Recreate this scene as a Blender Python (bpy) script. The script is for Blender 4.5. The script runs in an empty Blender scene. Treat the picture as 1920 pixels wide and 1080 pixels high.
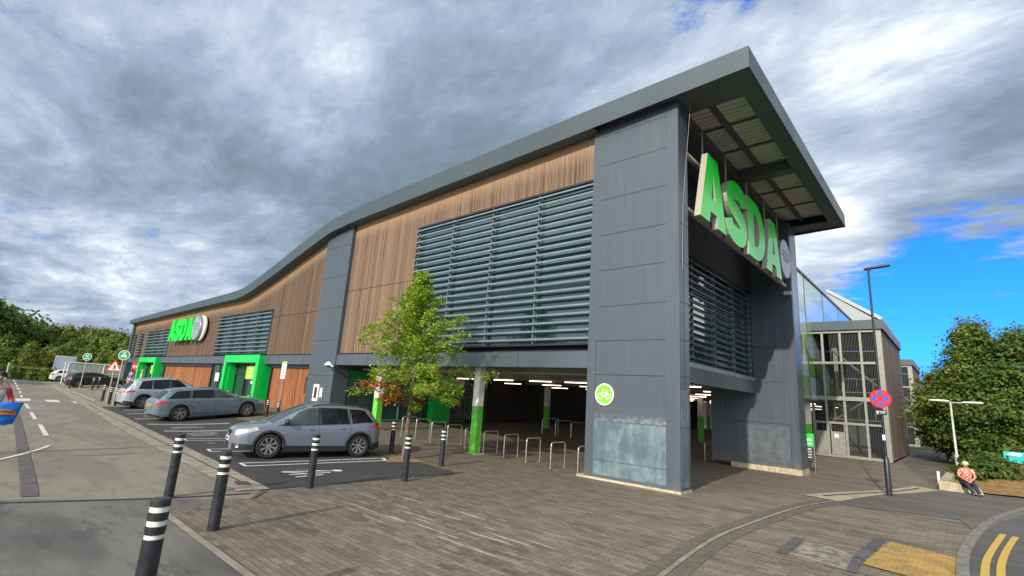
import bpy, bmesh, math, random
import numpy as np
from mathutils import Vector, Matrix
random.seed(7); rng = np.random.default_rng(7)
SC = bpy.context.scene
COL = SC.collection
# ------------------------------------------------------------------ camera
FPX = 934.2; YAW, PITCH, ROLL = math.radians(42.18), math.radians(12.432), math.radians(3.821)
CAMH = 2.1
_f = Vector((-math.sin(YAW)*math.cos(PITCH), math.cos(YAW)*math.cos(PITCH), math.sin(PITCH)))
_r = Vector((math.cos(YAW), math.sin(YAW), 0)); _u = _r.cross(_f)
CR = _r*math.cos(ROLL) + _u*math.sin(ROLL); CU = -_r*math.sin(ROLL) + _u*math.cos(ROLL); CF = _f
cam_d = bpy.data.cameras.new('camera'); cam = bpy.data.objects.new('camera', cam_d); COL.objects.link(cam)
cam_d.sensor_width = 36; cam_d.lens = FPX/1920*36; cam_d.clip_start = .05; cam_d.clip_end = 3000
cam.matrix_world = Matrix(((CR.x, CU.x, -CF.x, 0), (CR.y, CU.y, -CF.y, 0), (CR.z, CU.z, -CF.z, CAMH), (0, 0, 0, 1)))
SC.camera = cam
# ------------------------------------------------------------------ sun
SAZ, SEL = math.radians(10), math.radians(25)
sdir = Vector((math.sin(SAZ)*math.cos(SEL), -math.cos(SAZ)*math.cos(SEL), math.sin(SEL)))
sl = bpy.data.lights.new('sun', 'SUN'); sl.energy = 2.2; sl.angle = math.radians(0.7); sl.color = (1, .91, .78)
so = bpy.data.objects.new('sun', sl); COL.objects.link(so); so.rotation_euler = sdir.to_track_quat('Z', 'Y').to_euler()
# ------------------------------------------------------------------ node helper
class NT:
    def __init__(s, nt): s.nt = nt
    def n(s, t, ins=None, **kw):
        nd = s.nt.nodes.new(t)
        for k, v in kw.items(): setattr(nd, k, v)
        for k, v in (ins or {}).items(): s.set(nd, k, v)
        return nd
    def set(s, nd, k, v):
        sock = nd.inputs[k]
        if isinstance(v, bpy.types.NodeSocket): s.nt.links.new(v, sock)
        elif hasattr(v, 'outputs'): s.nt.links.new(v.outputs[0], sock)
        else:
            if sock.type == 'RGBA' and len(v) == 3: v = (*v, 1)
            sock.default_value = v
    def m(s, op, a, b=0.0, c=0.0, clamp=False):
        nd = s.n('ShaderNodeMath', operation=op, use_clamp=clamp)
        s.set(nd, 0, a); s.set(nd, 1, b)
        if op in ('MULTIPLY_ADD', 'SMOOTH_MIN'): s.set(nd, 2, c)
        return nd.outputs[0]
    def rng(s, v, a, b, c=0.0, d=1.0, smooth=True):
        nd = s.n('ShaderNodeMapRange', interpolation_type='SMOOTHSTEP' if smooth else 'LINEAR')
        for i, x in enumerate((v, a, b, c, d)): s.set(nd, i, x)
        return nd.outputs[0]
    def mix(s, f, a, b, bt='MIX'):
        nd = s.n('ShaderNodeMix', data_type='RGBA', blend_type=bt)
        s.set(nd, 0, f); s.set(nd, 6, a); s.set(nd, 7, b)
        return nd.outputs[2]
    def noise(s, vec, scale=5, detail=4, rough=.55, dist=0, dim='3D'):
        nd = s.n('ShaderNodeTexNoise', {'Scale': scale, 'Detail': detail, 'Roughness': rough, 'Distortion': dist})
        if vec is not None: s.set(nd, 'Vector', vec)
        return nd.outputs[0]
    def mapp(s, vec, sc=(1, 1, 1), loc=(0, 0, 0), rot=(0, 0, 0)):
        return s.n('ShaderNodeMapping', {'Vector': vec, 'Scale': sc, 'Location': loc, 'Rotation': rot}).outputs[0]
def pxdir(x, y):
    v = CF*FPX + CR*(x-960) - CU*(y-540); return v.normalized()
# ------------------------------------------------------------------ world
W = bpy.data.worlds.new('World'); SC.world = W; W.use_nodes = True
w = NT(W.node_tree); W.node_tree.nodes.clear()
sky = w.n('ShaderNodeTexSky', sky_type='NISHITA', sun_disc=False, sun_elevation=SEL, sun_rotation=math.pi-SAZ, air_density=1.0, dust_density=.6, ozone_density=2.5)
tc = w.n('ShaderNodeTexCoord').outputs['Generated']
sep = w.n('ShaderNodeSeparateXYZ', {0: tc})
zc = w.m('MAXIMUM', sep.outputs[2], 0.0); zz = w.m('ADD', zc, .13)
cx = w.m('DIVIDE', sep.outputs[0], zz); cy = w.m('DIVIDE', sep.outputs[1], zz)
pv = w.n('ShaderNodeCombineXYZ', {0: cx, 1: cy, 2: 0.0}).outputs[0]
def blob(x, y, deg, soft=.5):
    d = pxdir(x, y); nd = w.n('ShaderNodeVectorMath', operation='DOT_PRODUCT'); w.set(nd, 0, tc); w.set(nd, 1, tuple(d))
    return w.rng(nd.outputs['Value'], math.cos(math.radians(deg)), math.cos(math.radians(deg*(1-soft))))
warp = w.n('ShaderNodeTexNoise', {'Vector': pv, 'Scale': .9, 'Detail': 3.0}).outputs[1]
wv = w.n('ShaderNodeVectorMath', operation='MULTIPLY_ADD'); w.set(wv, 0, warp); w.set(wv, 1, (.35, .35, 0)); w.set(wv, 2, pv); pw = wv.outputs[0]
n1 = w.noise(w.mapp(pw, (.55, .8, 1), rot=(0, 0, .5)), 1.0, 8, .6)
n2 = w.noise(w.mapp(pw, (1.15, 2.0, 1), (3, 7, 0), (0, 0, .62)), 1.5, 11, .68)
n4 = w.noise(w.mapp(pv, (2.2, 3.2, 1), (1, 4, 0), (0, 0, .75)), 2.2, 10, .72)
n3 = w.noise(w.mapp(pw, (.6, 1.15, 1), (11, 2, 0), (0, 0, .62)), 1.0, 5, .55)
# cover: where clouds hide the blue
blue = w.m('ADD', w.m('MULTIPLY', blob(1800, 660, 17, .75), .46), w.m('MULTIPLY', blob(1490, -60, 13, .9), .16))
blue = w.m('ADD', blue, w.m('MULTIPLY', blob(1900, 90, 14, .9), .05))
cov = w.m('SUBTRACT', w.m('ADD', w.m('MULTIPLY', n1, .75), w.m('MULTIPLY', n2, .45)), blue)
cov = w.m('ADD', cov, w.m('MULTIPLY', blob(1560, 460, 7, .9), .22)); cov = w.m('ADD', cov, w.m('MULTIPLY', blob(3600, 200, 24, .8), .35)); cov = w.m('ADD', cov, w.m('MULTIPLY', blob(1560, 260, 14, .9), .12)); cov = w.m('ADD', cov, w.m('MULTIPLY', blob(1900, 350, 12, .9), .12))
cov = w.m('ADD', cov, w.m('MULTIPLY', blob(1690, 60, 13, .8), .22))
cov = w.m('ADD', cov, w.m('MULTIPLY', w.m('SUBTRACT', n4, .5), .55)); mask = w.rng(cov, .31, .49)
# brightness of the cloud deck
br = w.m('ADD', w.m('MULTIPLY', n3, .85), w.m('MULTIPLY', n2, .55)); br = w.m('ADD', br, w.m('MULTIPLY', n4, .18)); br = w.m('ADD', br, -.15)
for (x, y, d, s, a) in ((1690, 70, 9, .95, .10), (1545, 475, 7, .9, .26), (1500, 250, 12, .9, .07), (540, 60, 14, .95, .10), (650, 130, 5, .95, .09), (760, 0, 12, .95, .04), (470, 470, 9, .9, .12), (180, 600, 14, .9, .07), (60, 500, 8, .9, .05), (330, 500, 7, .9, .06), (330, 430, 17, .9, -.06), (200, 280, 20, .9, -.02), (760, 210, 12, .9, .0), (1250, 60, 16, .9, .05), (1900, 330, 10, .9, -.06), (3600, 200, 26, .8, .30), (1000, 120, 26, .9, .06)):
    br = w.m('ADD', br, w.m('MULTIPLY', blob(x, y, d, s), a))
ramp = w.n('ShaderNodeValToRGB', {0: br}); cr = ramp.color_ramp
cr.elements[0].position = .38; cr.elements[0].color = (.09, .122, .15, 1)
cr.elements[1].position = 1.0; cr.elements[1].color = (.80, .80, .79, 1)
for p, c in ((.48, (.11, .148, .185, 1)), (.58, (.14, .185, .235, 1)), (.68, (.205, .255, .335, 1)), (.80, (.34, .39, .46, 1)), (.9, (.56, .60, .64, 1))):
    e = cr.elements.new(p); e.color = c
skyc = w.mix(1.0, w.n('ShaderNodeVectorMath', {0: sky.outputs[0]}, operation='SCALE').outputs[0], (.09, .50, 1.38), 'MULTIPLY')
sc_ = w.n('ShaderNodeVectorMath', operation='SCALE'); w.set(sc_, 0, skyc); sc_.inputs['Scale'].default_value = .11
col = w.mix(mask, sc_.outputs[0], ramp.outputs[0])
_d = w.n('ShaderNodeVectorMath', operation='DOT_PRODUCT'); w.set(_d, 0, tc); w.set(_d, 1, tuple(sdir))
glow = w.m('POWER', w.m('MAXIMUM', _d.outputs['Value'], 0.0), 3.0); col = w.mix(1.0, col, w.mix(glow, (0, 0, 0), (1.12, 1.10, 1.02)), 'ADD')  # extra brightness added to unseen sky around the sun, lifting facades and ground
hor = w.rng(sep.outputs[2], -.02, .0); col = w.mix(hor, (.12, .13, .12), col)
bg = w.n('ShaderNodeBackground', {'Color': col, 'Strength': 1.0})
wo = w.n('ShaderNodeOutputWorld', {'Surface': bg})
SC.view_settings.view_transform = 'Standard'; SC.view_settings.look = 'None'; SC.view_settings.exposure = 0.92; SC.view_settings.gamma = 1
# ------------------------------------------------------------------ terrain
def lerp(a, b, t): return a+(b-a)*t
def ip(x, pts):
    if x <= pts[0][0]: return pts[0][1]
    for (a, va), (b, vb) in zip(pts, pts[1:]):
        if x <= b: return va+(vb-va)*(x-a)/(b-a)
    return pts[-1][1]
def ss(t): t = min(1, max(0, t)); return t*t*(3-2*t)
A_ = [(-400, 1.4), (-170, 1.2), (-115, .7), (-65, .3), (-36, .1), (-20, 0)]
B_ = [(-95, 0), (-70, .35), (-57, .55), (-31, .6), (-24, .4), (-18, .25), (-13, 0)]
def g(x, y):
    z = ip(x, A_) + ip(x, B_)*ss((y-6)/7.5)*(1-ss((y-40)/20))
    k = ss((x+16)/8)
    z += k*(-.32*ss((y-14)/12)*(1-ss((y-48)/16)))
    z -= .14*math.exp(-((x+.2)**2+(y-29.5)**2)/40)
    return z
def ray(x, y): return CF*FPX + CR*(x-960) - CU*(y-540)
def G(x, y, dz=0.0):
    "ground point seen at a photo pixel"
    r = ray(x, y); z = dz
    for _ in range(30):
        t = (z-CAMH)/r.z; p = r*t; z = .5*z+.5*(g(p.x, p.y)+dz)
    return Vector((p.x, p.y, g(p.x, p.y)))
def PY(x, y, Y): r = ray(x, y); t = Y/r.y; return Vector((r.x*t, Y, CAMH+r.z*t))
def PX(x, y, X): r = ray(x, y); t = X/r.x; return Vector((X, r.y*t, CAMH+r.z*t))
# ------------------------------------------------------------------ mesh builder
class MB:
    def __init__(s): s.v = []; s.f = []; s.mi = []; s.ch = []
    def add(s, vs, fs, mi=0):
        o = len(s.v); s.ch.append((len(s.v), len(vs), len(s.f), len(fs))); s.v += [tuple(p) for p in vs]; s.f += [tuple(i+o for i in f) for f in fs]; s.mi += [mi]*len(fs); return s
    def box(s, x0, x1, y0, y1, z0, z1, mi=0):
        x0, x1 = sorted((x0, x1)); y0, y1 = sorted((y0, y1)); z0, z1 = sorted((z0, z1))
        v = [(x0, y0, z0), (x1, y0, z0), (x1, y1, z0), (x0, y1, z0), (x0, y0, z1), (x1, y0, z1), (x1, y1, z1), (x0, y1, z1)]
        return s.add(v, [(0, 3, 2, 1), (4, 5, 6, 7), (0, 1, 5, 4), (1, 2, 6, 5), (2, 3, 7, 6), (3, 0, 4, 7)], mi)
    def obox(s, c, ax, ay, az, hx, hy, hz, mi=0):
        c = Vector(c); v = [c+ax*(sx*hx)+ay*(sy*hy)+az*(sz*hz) for sz in (-1, 1) for sx, sy in ((-1, -1), (1, -1), (1, 1), (-1, 1))]
        return s.add(v, [(0, 3, 2, 1), (4, 5, 6, 7), (0, 1, 5, 4), (1, 2, 6, 5), (2, 3, 7, 6), (3, 0, 4, 7)], mi)
    def tube(s, pts, r, n=10, mi=0, caps=True):
        pts = [Vector(p) for p in pts]; R = r if isinstance(r, (list, tuple)) else [r]*len(pts); rings = []; vs = []
        up = None
        for i, p in enumerate(pts):
            d = (pts[min(i+1, len(pts)-1)]-pts[max(i-1, 0)]).normalized()
            if up is None:
                up = Vector((0, 0, 1)) if abs(d.z) < .9 else Vector((1, 0, 0))
            a = d.cross(up).normalized(); b = a.cross(d).normalized(); up = b
            vs += [p+(a*math.cos(t)+b*math.sin(t))*R[i] for t in [2*math.pi*k/n for k in range(n)]]
        fs = [(i*n+k, i*n+(k+1) % n, (i+1)*n+(k+1) % n, (i+1)*n+k) for i in range(len(pts)-1) for k in range(n)]
        if caps: fs += [tuple(range(n-1, -1, -1)), tuple(range((len(pts)-1)*n, len(pts)*n))]
        return s.add(vs, fs, mi)
    def lathe(s, c, axis, prof, n=24, mi=0):
        c = Vector(c); d = Vector(axis).normalized(); up = Vector((0, 0, 1)) if abs(d.z) < .9 else Vector((1, 0, 0))
        a = d.cross(up).normalized(); b = a.cross(d)
        vs = [c+d*h+(a*math.cos(t)+b*math.sin(t))*r for (h, r) in prof for t in [2*math.pi*k/n for k in range(n)]]
        fs = [(i*n+k, i*n+(k+1) % n, (i+1)*n+(k+1) % n, (i+1)*n+k) for i in range(len(prof)-1) for k in range(n)]
        return s.add(vs, fs, mi)
    def disc(s, c, ax, ay, r, n=28, mi=0, ry=None):
        c = Vector(c); ry = ry or r
        return s.add([c+Vector(ax)*(r*math.cos(2*math.pi*k/n))+Vector(ay)*(ry*math.sin(2*math.pi*k/n)) for k in range(n)], [tuple(range(n))], mi)
    def poly(s, pts, mi=0): return s.add(pts, [tuple(range(len(pts)))], mi)
    def prism(s, pts, d, mi=0):
        d = Vector(d); n = len(pts); p = [Vector(q) for q in pts]
        s.add(p+[q+d for q in p], [tuple(range(n-1, -1, -1)), tuple(range(n, 2*n))]+[(i, (i+1) % n, n+(i+1) % n, n+i) for i in range(n)], mi); return s
    def each(s, name, mat, parent=None, **k):
        "one object for every piece added"
        out = []
        for v0, nv, f0, nf in s.ch:
            q = MB(); q.add(s.v[v0:v0+nv], [tuple(i-v0 for i in f) for f in s.f[f0:f0+nf]]); out.append(q.build(name, mat, parent, **k))
        return out
    def build(s, name, mat, parent=None, smooth=False, local=False, fix=True, bevel=0):
        me = bpy.data.meshes.new(name)
        off = Vector((0, 0, 0))
        if parent is not None and not local: 
            q = parent
            while q is not None: off += q.location; q = q.parent
        me.from_pydata([tuple(Vector(p)-off) for p in s.v], [], s.f)
        mats = mat if isinstance(mat, (list, tuple)) else [mat]
        for m in mats: me.materials.append(m)
        if len(mats) > 1: me.polygons.foreach_set('material_index', s.mi)
        if fix:
            bm = bmesh.new(); bm.from_mesh(me); bmesh.ops.recalc_face_normals(bm, faces=bm.faces); bm.to_mesh(me); bm.free()
        if smooth:
            me.polygons.foreach_set('use_smooth', [True]*len(me.polygons))
            if smooth != 'all': me.set_sharp_from_angle(angle=math.radians(smooth if smooth is not True else 35))
        o = bpy.data.objects.new(name, me); COL.objects.link(o); o.parent = parent
        if bevel:
            b = o.modifiers.new('bevel', 'BEVEL'); b.width = bevel; b.segments = 2; b.limit_method = 'ANGLE'
        return o
def tag(o, label, cat, group=None, kind=None):
    o['label'] = label
    if cat: o['category'] = cat
    if group: o['group'] = group
    if kind: o['kind'] = kind
    return o
def thing(name, label, cat, loc=(0, 0, 0), rz=0, group=None):
    o = bpy.data.objects.new(name, None); COL.objects.link(o); o.location = loc; o.rotation_euler = (0, 0, rz); o.empty_display_size = .2
    return tag(o, label, cat, group)
def dup(o, loc=None, rz=None, label=None, parent=None, scale=None):
    c = o.copy(); COL.objects.link(c); c.parent = parent
    if loc is not None: c.location = loc
    if rz is not None: c.rotation_euler = (o.rotation_euler[0], o.rotation_euler[1], rz)
    if scale: c.scale = scale if isinstance(scale, (tuple, list)) else (scale,)*3
    if label: c['label'] = label
    for ch in list(o.children): dup(ch, parent=c)
    return c
def struct(o, label=None):
    o['kind'] = 'structure'; 
    if label: o['label'] = label
    return o
# ------------------------------------------------------------------ materials
def mat(name, col=(.5, .5, .5), rough=.5, metal=0, fn=None, **kw):
    m = bpy.data.materials.new(name); m.use_nodes = True; t = NT(m.node_tree)
    b = m.node_tree.nodes['Principled BSDF']
    b.inputs['Base Color'].default_value = (*col, 1); b.inputs['Roughness'].default_value = rough; b.inputs['Metallic'].default_value = metal
    for k, v in kw.items():
        s = b.inputs[k.replace('_', ' ')]
        s.default_value = (*v, 1) if hasattr(v, '__len__') and len(v) == 3 and s.type == 'RGBA' else v
    if fn: fn(t, b, t.n('ShaderNodeTexCoord').outputs['Object'], t.n('ShaderNodeNewGeometry').outputs['Position'])
    return m
def bump(t, b, h, dist=.01, st=.5):
    nd = t.n('ShaderNodeBump', {'Height': h, 'Distance': dist, 'Strength': st}); t.set(b, 'Normal', nd.outputs[0])
def mottled(c1, c2, scale=6, r1=.4, r2=.6, bmp=0, stretch=(1, 1, 1)):
    def fn(t, b, oc, P):
        n = t.noise(t.mapp(P, stretch), scale, 6, .6)
        f = t.rng(n, .35, .65); t.set(b, 'Base Color', t.mix(f, c1, c2)); t.set(b, 'Roughness', t.rng(n, .3, .7, r1, r2))
        if bmp: bump(t, b, n, bmp)
    return fn
M = {}
def panelfn(t, b, oc, P):
    n = t.noise(P, .7, 3, .5); st = t.noise(t.mapp(P, (7, 7, .18)), 1.4, 6, .65); c = t.mix(n, (.062, .081, .102), (.070, .090, .111))
    c = t.mix(t.m('MULTIPLY', t.rng(st, .50, .72), .28), c, (.105, .115, .12)); c = t.mix(t.m('MULTIPLY', t.rng(st, .45, .28), .22), c, (.035, .045, .055)); s = t.n('ShaderNodeSeparateXYZ', {0: P})
    gm = t.m('MULTIPLY', t.rng(s.outputs[2], .5, .0), t.rng(t.noise(P, 3.5, 5, .6), .35, .6)); c = t.mix(t.m('MULTIPLY', gm, .5), c, (.16, .14, .11)); t.set(b, 'Base Color', c); t.set(b, 'Roughness', t.rng(st, .3, .7, .27, .42)); bump(t, b, t.noise(P, .8, 2, .4), .05, .35)
M['panel'] = mat('dark_cladding_panel', fn=panelfn, Specular_IOR_Level=.5)
M['fascia'] = mat('fascia_metal', fn=mottled((.050, .073, .085), (.054, .078, .090), .5, .35, .5))
M['band'] = mat('band_metal', fn=mottled((.08, .10, .12), (.088, .108, .128), 1.0, .2, .28), Metallic=.15)
M['black'] = mat('dark_trim', (.018, .02, .024), .5)
def scrub(t, b, oc, P):
    n = t.noise(t.mapp(P, (1, 1, .9)), 1.7, 9, .66, .25); n2 = t.noise(t.mapp(P, (4, 4, .35)), 2.0, 4, .6)
    f = t.rng(t.m('ADD', t.m('MULTIPLY', n, .8), t.m('MULTIPLY', n2, .25)), .42, .72)
    c = t.mix(f, (.082, .125, .15), (.20, .265, .285)); t.set(b, 'Base Color', c); b.inputs['Roughness'].default_value = .38
M['scrub'] = mat('scrubbed_panel', fn=scrub)
M['scrub2'] = mat('weathered_lower_panel', fn=mottled((.07, .09, .105), (.10, .125, .14), 3, .35, .5))
def wood(c_lo, c_hi, grey, gk, top=None):
    def fn(t, b, oc, P):
        s = t.n('ShaderNodeSeparateXYZ', {0: P}); bx = t.m('FLOOR', t.m('DIVIDE', t.m('ADD', s.outputs[0], s.outputs[1]), .06))
        wn = t.n('ShaderNodeTexWhiteNoise', {'W': bx}, noise_dimensions='1D').outputs[0]
        gr = t.noise(t.mapp(P, (14, 14, .55)), 1.6, 7, .62); st = t.noise(t.mapp(P, (1.0, 1.0, .22)), 1.1, 5, .6)
        c = t.mix(t.rng(t.m('ADD', t.m('MULTIPLY', wn, .5), t.m('MULTIPLY', gr, .55)), .25, .78, smooth=False), c_lo, c_hi)
        gw = t.m('ADD', t.m('MULTIPLY', st, 1.0), t.m('MULTIPLY', wn, .2))
        c = t.mix(t.m('MULTIPLY', t.rng(gw, .38, .68), gk), c, grey)
        if top:
            dr = t.n('ShaderNodeAttribute', attribute_name='drop').outputs['Fac']; f = t.m('MULTIPLY', t.rng(t.m('ADD', dr, t.m('MULTIPLY', gr, .6)), 1.3, .3), .7)
            c = t.mix(f, c, t.mix(gr, top, (.75, .50, .30)))
        kn = t.noise(t.mapp(P, (8, 8, 3)), 2.5, 2, .5); c = t.mix(t.m('MULTIPLY', t.rng(kn, .68, .78), .6), c, (.06, .04, .03))
        t.set(b, 'Base Color', c); b.inputs['Roughness'].default_value = .75; bump(t, b, gr, .004, .4)
    return fn
M['wood'] = mat('weathered_larch', fn=wood((.07, .042, .025), (.40, .225, .12), (.15, .118, .09), .62, (.33, .19, .095)))
M['wood2'] = mat('weathered_larch_brown', fn=wood((.055, .03, .018), (.23, .135, .08), (.11, .08, .06), .6, (.26, .14, .07)))
M['woodst'] = mat('stair_tower_boards', fn=wood((.055, .038, .028), (.20, .135, .095), (.12, .095, .08), .6))
M['woodlow'] = mat('sheltered_larch', fn=wood((.14, .04, .014), (.62, .24, .08), (.13, .05, .025), .5))
M['gap'] = mat('batten_backing', (.03, .022, .018), .9)
M['glass'] = mat('dark_glazing', (.02, .062, .078), .05, Specular_IOR_Level=.9, Coat_Weight=.6, Coat_Roughness=.03)
M['glass2'] = mat('store_glazing', (.02, .05, .045), .08, Specular_IOR_Level=.8)
M['mullion'] = mat('teal_mullion', (.07, .17, .16), .4)
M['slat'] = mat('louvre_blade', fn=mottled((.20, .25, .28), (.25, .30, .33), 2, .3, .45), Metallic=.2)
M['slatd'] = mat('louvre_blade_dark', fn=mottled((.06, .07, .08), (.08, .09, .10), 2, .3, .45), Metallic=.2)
M['green'] = mat('bright_green', (.0, .58, .085), .35, Coat_Weight=.3)
M['lgreen'] = mat('letter_green', (.0, .78, .035), .25, Coat_Weight=.2, Coat_Roughness=.1)
M['dgreen'] = mat('deep_green', (.005, .26, .03), .5)
M['lime'] = mat('lime_panel', (.36, .62, .03), .4)
M['cream'] = mat('cream_return', (.42, .40, .33), .5)
M['white'] = mat('white_paint', (.75, .75, .72), .45)
M['offw'] = mat('weathered_white', fn=mottled((.42, .43, .41), (.62, .62, .58), 7, .5, .7))
M['colw'] = mat('column_white', fn=mottled((.70, .67, .62), (.80, .77, .72), 5, .5, .6))
M['colg'] = mat('column_green', fn=mottled((.10, .50, .03), (.16, .58, .07), 5, .4, .6))
M['steel'] = mat('galvanised_steel', fn=mottled((.20, .205, .18), (.29, .295, .26), 14, .4, .55), Metallic=.4)
M['stain'] = mat('stainless_tube', (.48, .45, .40), .32, .85)
M['concrete'] = mat('plinth_concrete', fn=mottled((.36, .30, .20), (.52, .45, .32), 6, .8, .9, .01))
M['ceil'] = mat('undercroft_ceiling', fn=mottled((.30, .29, .26), (.38, .36, .33), 2, .8, .9))
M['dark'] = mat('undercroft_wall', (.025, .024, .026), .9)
M['stairdark'] = mat('ribbed_inner_wall', (.085, .09, .088), .7)
M['soff'] = mat('dark_soffit', (.085, .105, .115), .6)
def corr(t, b, oc, P):
    s = t.n('ShaderNodeSeparateXYZ', {0: P}); wv = t.m('SINE', t.m('MULTIPLY', s.outputs[1], 26.0)); f = t.rng(wv, .3, .9)
    n = t.noise(P, 1.2, 4); c = t.mix(t.rng(n, .3, .7), (.66, .68, .56), (.58, .56, .49)); c = t.mix(t.m('MULTIPLY', f, .35), c, (.12, .12, .10)); t.set(b, 'Base Color', c); bump(t, b, wv, .03, .7)
M['corr'] = mat('corrugated_deck', (.3, .3, .26), .6, fn=corr)
M['lamp'] = mat('tube_light', (1, .9, .75), .5, Emission_Color=(1, .76, .55), Emission_Strength=2.2)
M['red'] = mat('sign_red', (.62, .01, .02), .35)
M['blue'] = mat('sign_blue', (.01, .10, .62), .35)
M['sgreen'] = mat('sign_green', (.01, .28, .10), .4)
M['postblk'] = mat('black_powdercoat', fn=mottled((.014, .016, .02), (.022, .025, .03), 10, .35, .5))
M['reflect'] = mat('reflective_band', (.72, .74, .66), .4)
M['yellow'] = mat('yellow_plate', (.75, .48, .03), .4)
M['tyre'] = mat('tyre_rubber', (.015, .015, .016), .8)
M['alloy'] = mat('alloy_wheel', (.45, .43, .42), .25, .8)
M['trim'] = mat('black_plastic', (.022, .023, .025), .55)
M['chrome'] = mat('chrome', (.7, .7, .7), .1, 1)
M['cglass'] = mat('car_glass', (.008, .010, .011), .03, Specular_IOR_Level=.55)
M['cglassl'] = mat('windscreen_glass', (.035, .05, .05), .03, Specular_IOR_Level=.8, Coat_Weight=.3)
M['headl'] = mat('headlight_lens', (.55, .53, .50), .08, .3, Coat_Weight=1.0)
M['taill'] = mat('tail_lens', (.5, .006, .012), .15, Coat_Weight=1.0)
M['bark'] = mat('tree_bark', fn=mottled((.10, .075, .05), (.20, .16, .11), 12, .8, .95, .02, (1, 1, .3)))
M['skin'] = mat('skin', (.50, .28, .20), .5)
def leafm(name, c1, c2, c3=None, sc=.9, trans=.25):
    m = bpy.data.materials.new(name); m.use_nodes = True; t = NT(m.node_tree); b = m.node_tree.nodes['Principled BSDF']
    P = t.n('ShaderNodeNewGeometry').outputs['Position']; rp = t.n('ShaderNodeNewGeometry').outputs['Random Per Island']
    n = t.noise(P, sc, 4); f = t.m('ADD', t.m('MULTIPLY', t.rng(n, .35, .65), .6), t.m('MULTIPLY', rp, .45))
    c = t.mix(f, c1, c2)
    if c3: c = t.mix(t.rng(t.noise(t.mapp(P, (1, 1, 1), (5, 3, 1)), sc*1.4, 2), .56, .68), c, c3)
    t.set(b, 'Base Color', c); b.inputs['Roughness'].default_value = .55; b.inputs['Specular IOR Level'].default_value = .3
    tr = t.n('ShaderNodeBsdfTranslucent', {'Color': t.mix(.5, c, (.25, .35, .02))})
    mx = t.n('ShaderNodeMixShader', {0: trans, 1: b.outputs[0], 2: tr.outputs[0]})
    t.set(m.node_tree.nodes['Material Output'], 'Surface', mx.outputs[0]); return m
M['leafy'] = leafm('young_leaves', (.20, .33, .025), (.42, .56, .06), trans=.4)
M['leafo'] = leafm('brown_leaves', (.28, .07, .02), (.42, .16, .04), trans=.2)
M['leafd'] = leafm('dark_leaves', (.032, .07, .016), (.115, .175, .03), (.16, .18, .035))
M['leafm'] = leafm('mid_leaves', (.05, .10, .018), (.18, .24, .04), (.26, .24, .05))
M['leafl'] = leafm('light_leaves', (.07, .12, .02), (.20, .23, .035), (.30, .22, .045))
# ground materials
def tarmac(c1, c2, c3, sc=.35):
    def fn(t, b, oc, P):
        big = t.noise(t.mapp(P, (.5, 1.3, 1)), sc, 6, .6, .4); fine = t.noise(P, 60, 3, .7); mid = t.noise(t.mapp(P, (.6, 2.2, 1)), 1.6, 7, .65)
        c = t.mix(t.rng(big, .40, .60), c1, c2); c = t.mix(t.m('MULTIPLY', t.rng(mid, .50, .66), .75), c, c3); pt = t.noise(t.mapp(P, (1, 1.6, 1), (4, 9, 0)), .9, 9, .75); c = t.mix(t.m('MULTIPLY', t.rng(pt, .56, .66), .45), c, t.mix(.55, c, (.02, .02, .02))); c = t.mix(t.m('MULTIPLY', t.rng(pt, .42, .33), .35), c, t.mix(.5, c, (.35, .33, .29)))
        c = t.mix(t.m('MULTIPLY', t.rng(fine, .35, .75), .35), c, t.mix(.5, c, (.01, .01, .01)))
        vo = t.n('ShaderNodeTexVoronoi', {'Vector': P, 'Scale': 75.0}); c = t.mix(t.m('MULTIPLY', t.rng(vo.outputs[0], .12, .0), .25), c, (.35, .32, .28))
        t.set(b, 'Base Color', c); b.inputs['Roughness'].default_value = .9; bump(t, b, fine, .004, .5)
    return fn
M['road'] = mat('road_tarmac', fn=tarmac((.19, .17, .135), (.24, .215, .165), (.145, .13, .108)))
M['roadn'] = mat('patched_tarmac', fn=tarmac((.10, .098, .090), (.165, .155, .135), (.065, .064, .062), .6))
M['dtar'] = mat('new_dark_asphalt', fn=tarmac((.030, .030, .034), (.042, .041, .044), (.05, .048, .048)))
M['ftar'] = mat('footway_tarmac', fn=tarmac((.105, .097, .084), (.15, .137, .115), (.17, .15, .12)))
M['mtar'] = mat('road_right_tarmac', fn=tarmac((.085, .083, .083), (.12, .115, .11), (.15, .14, .125)))
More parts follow.
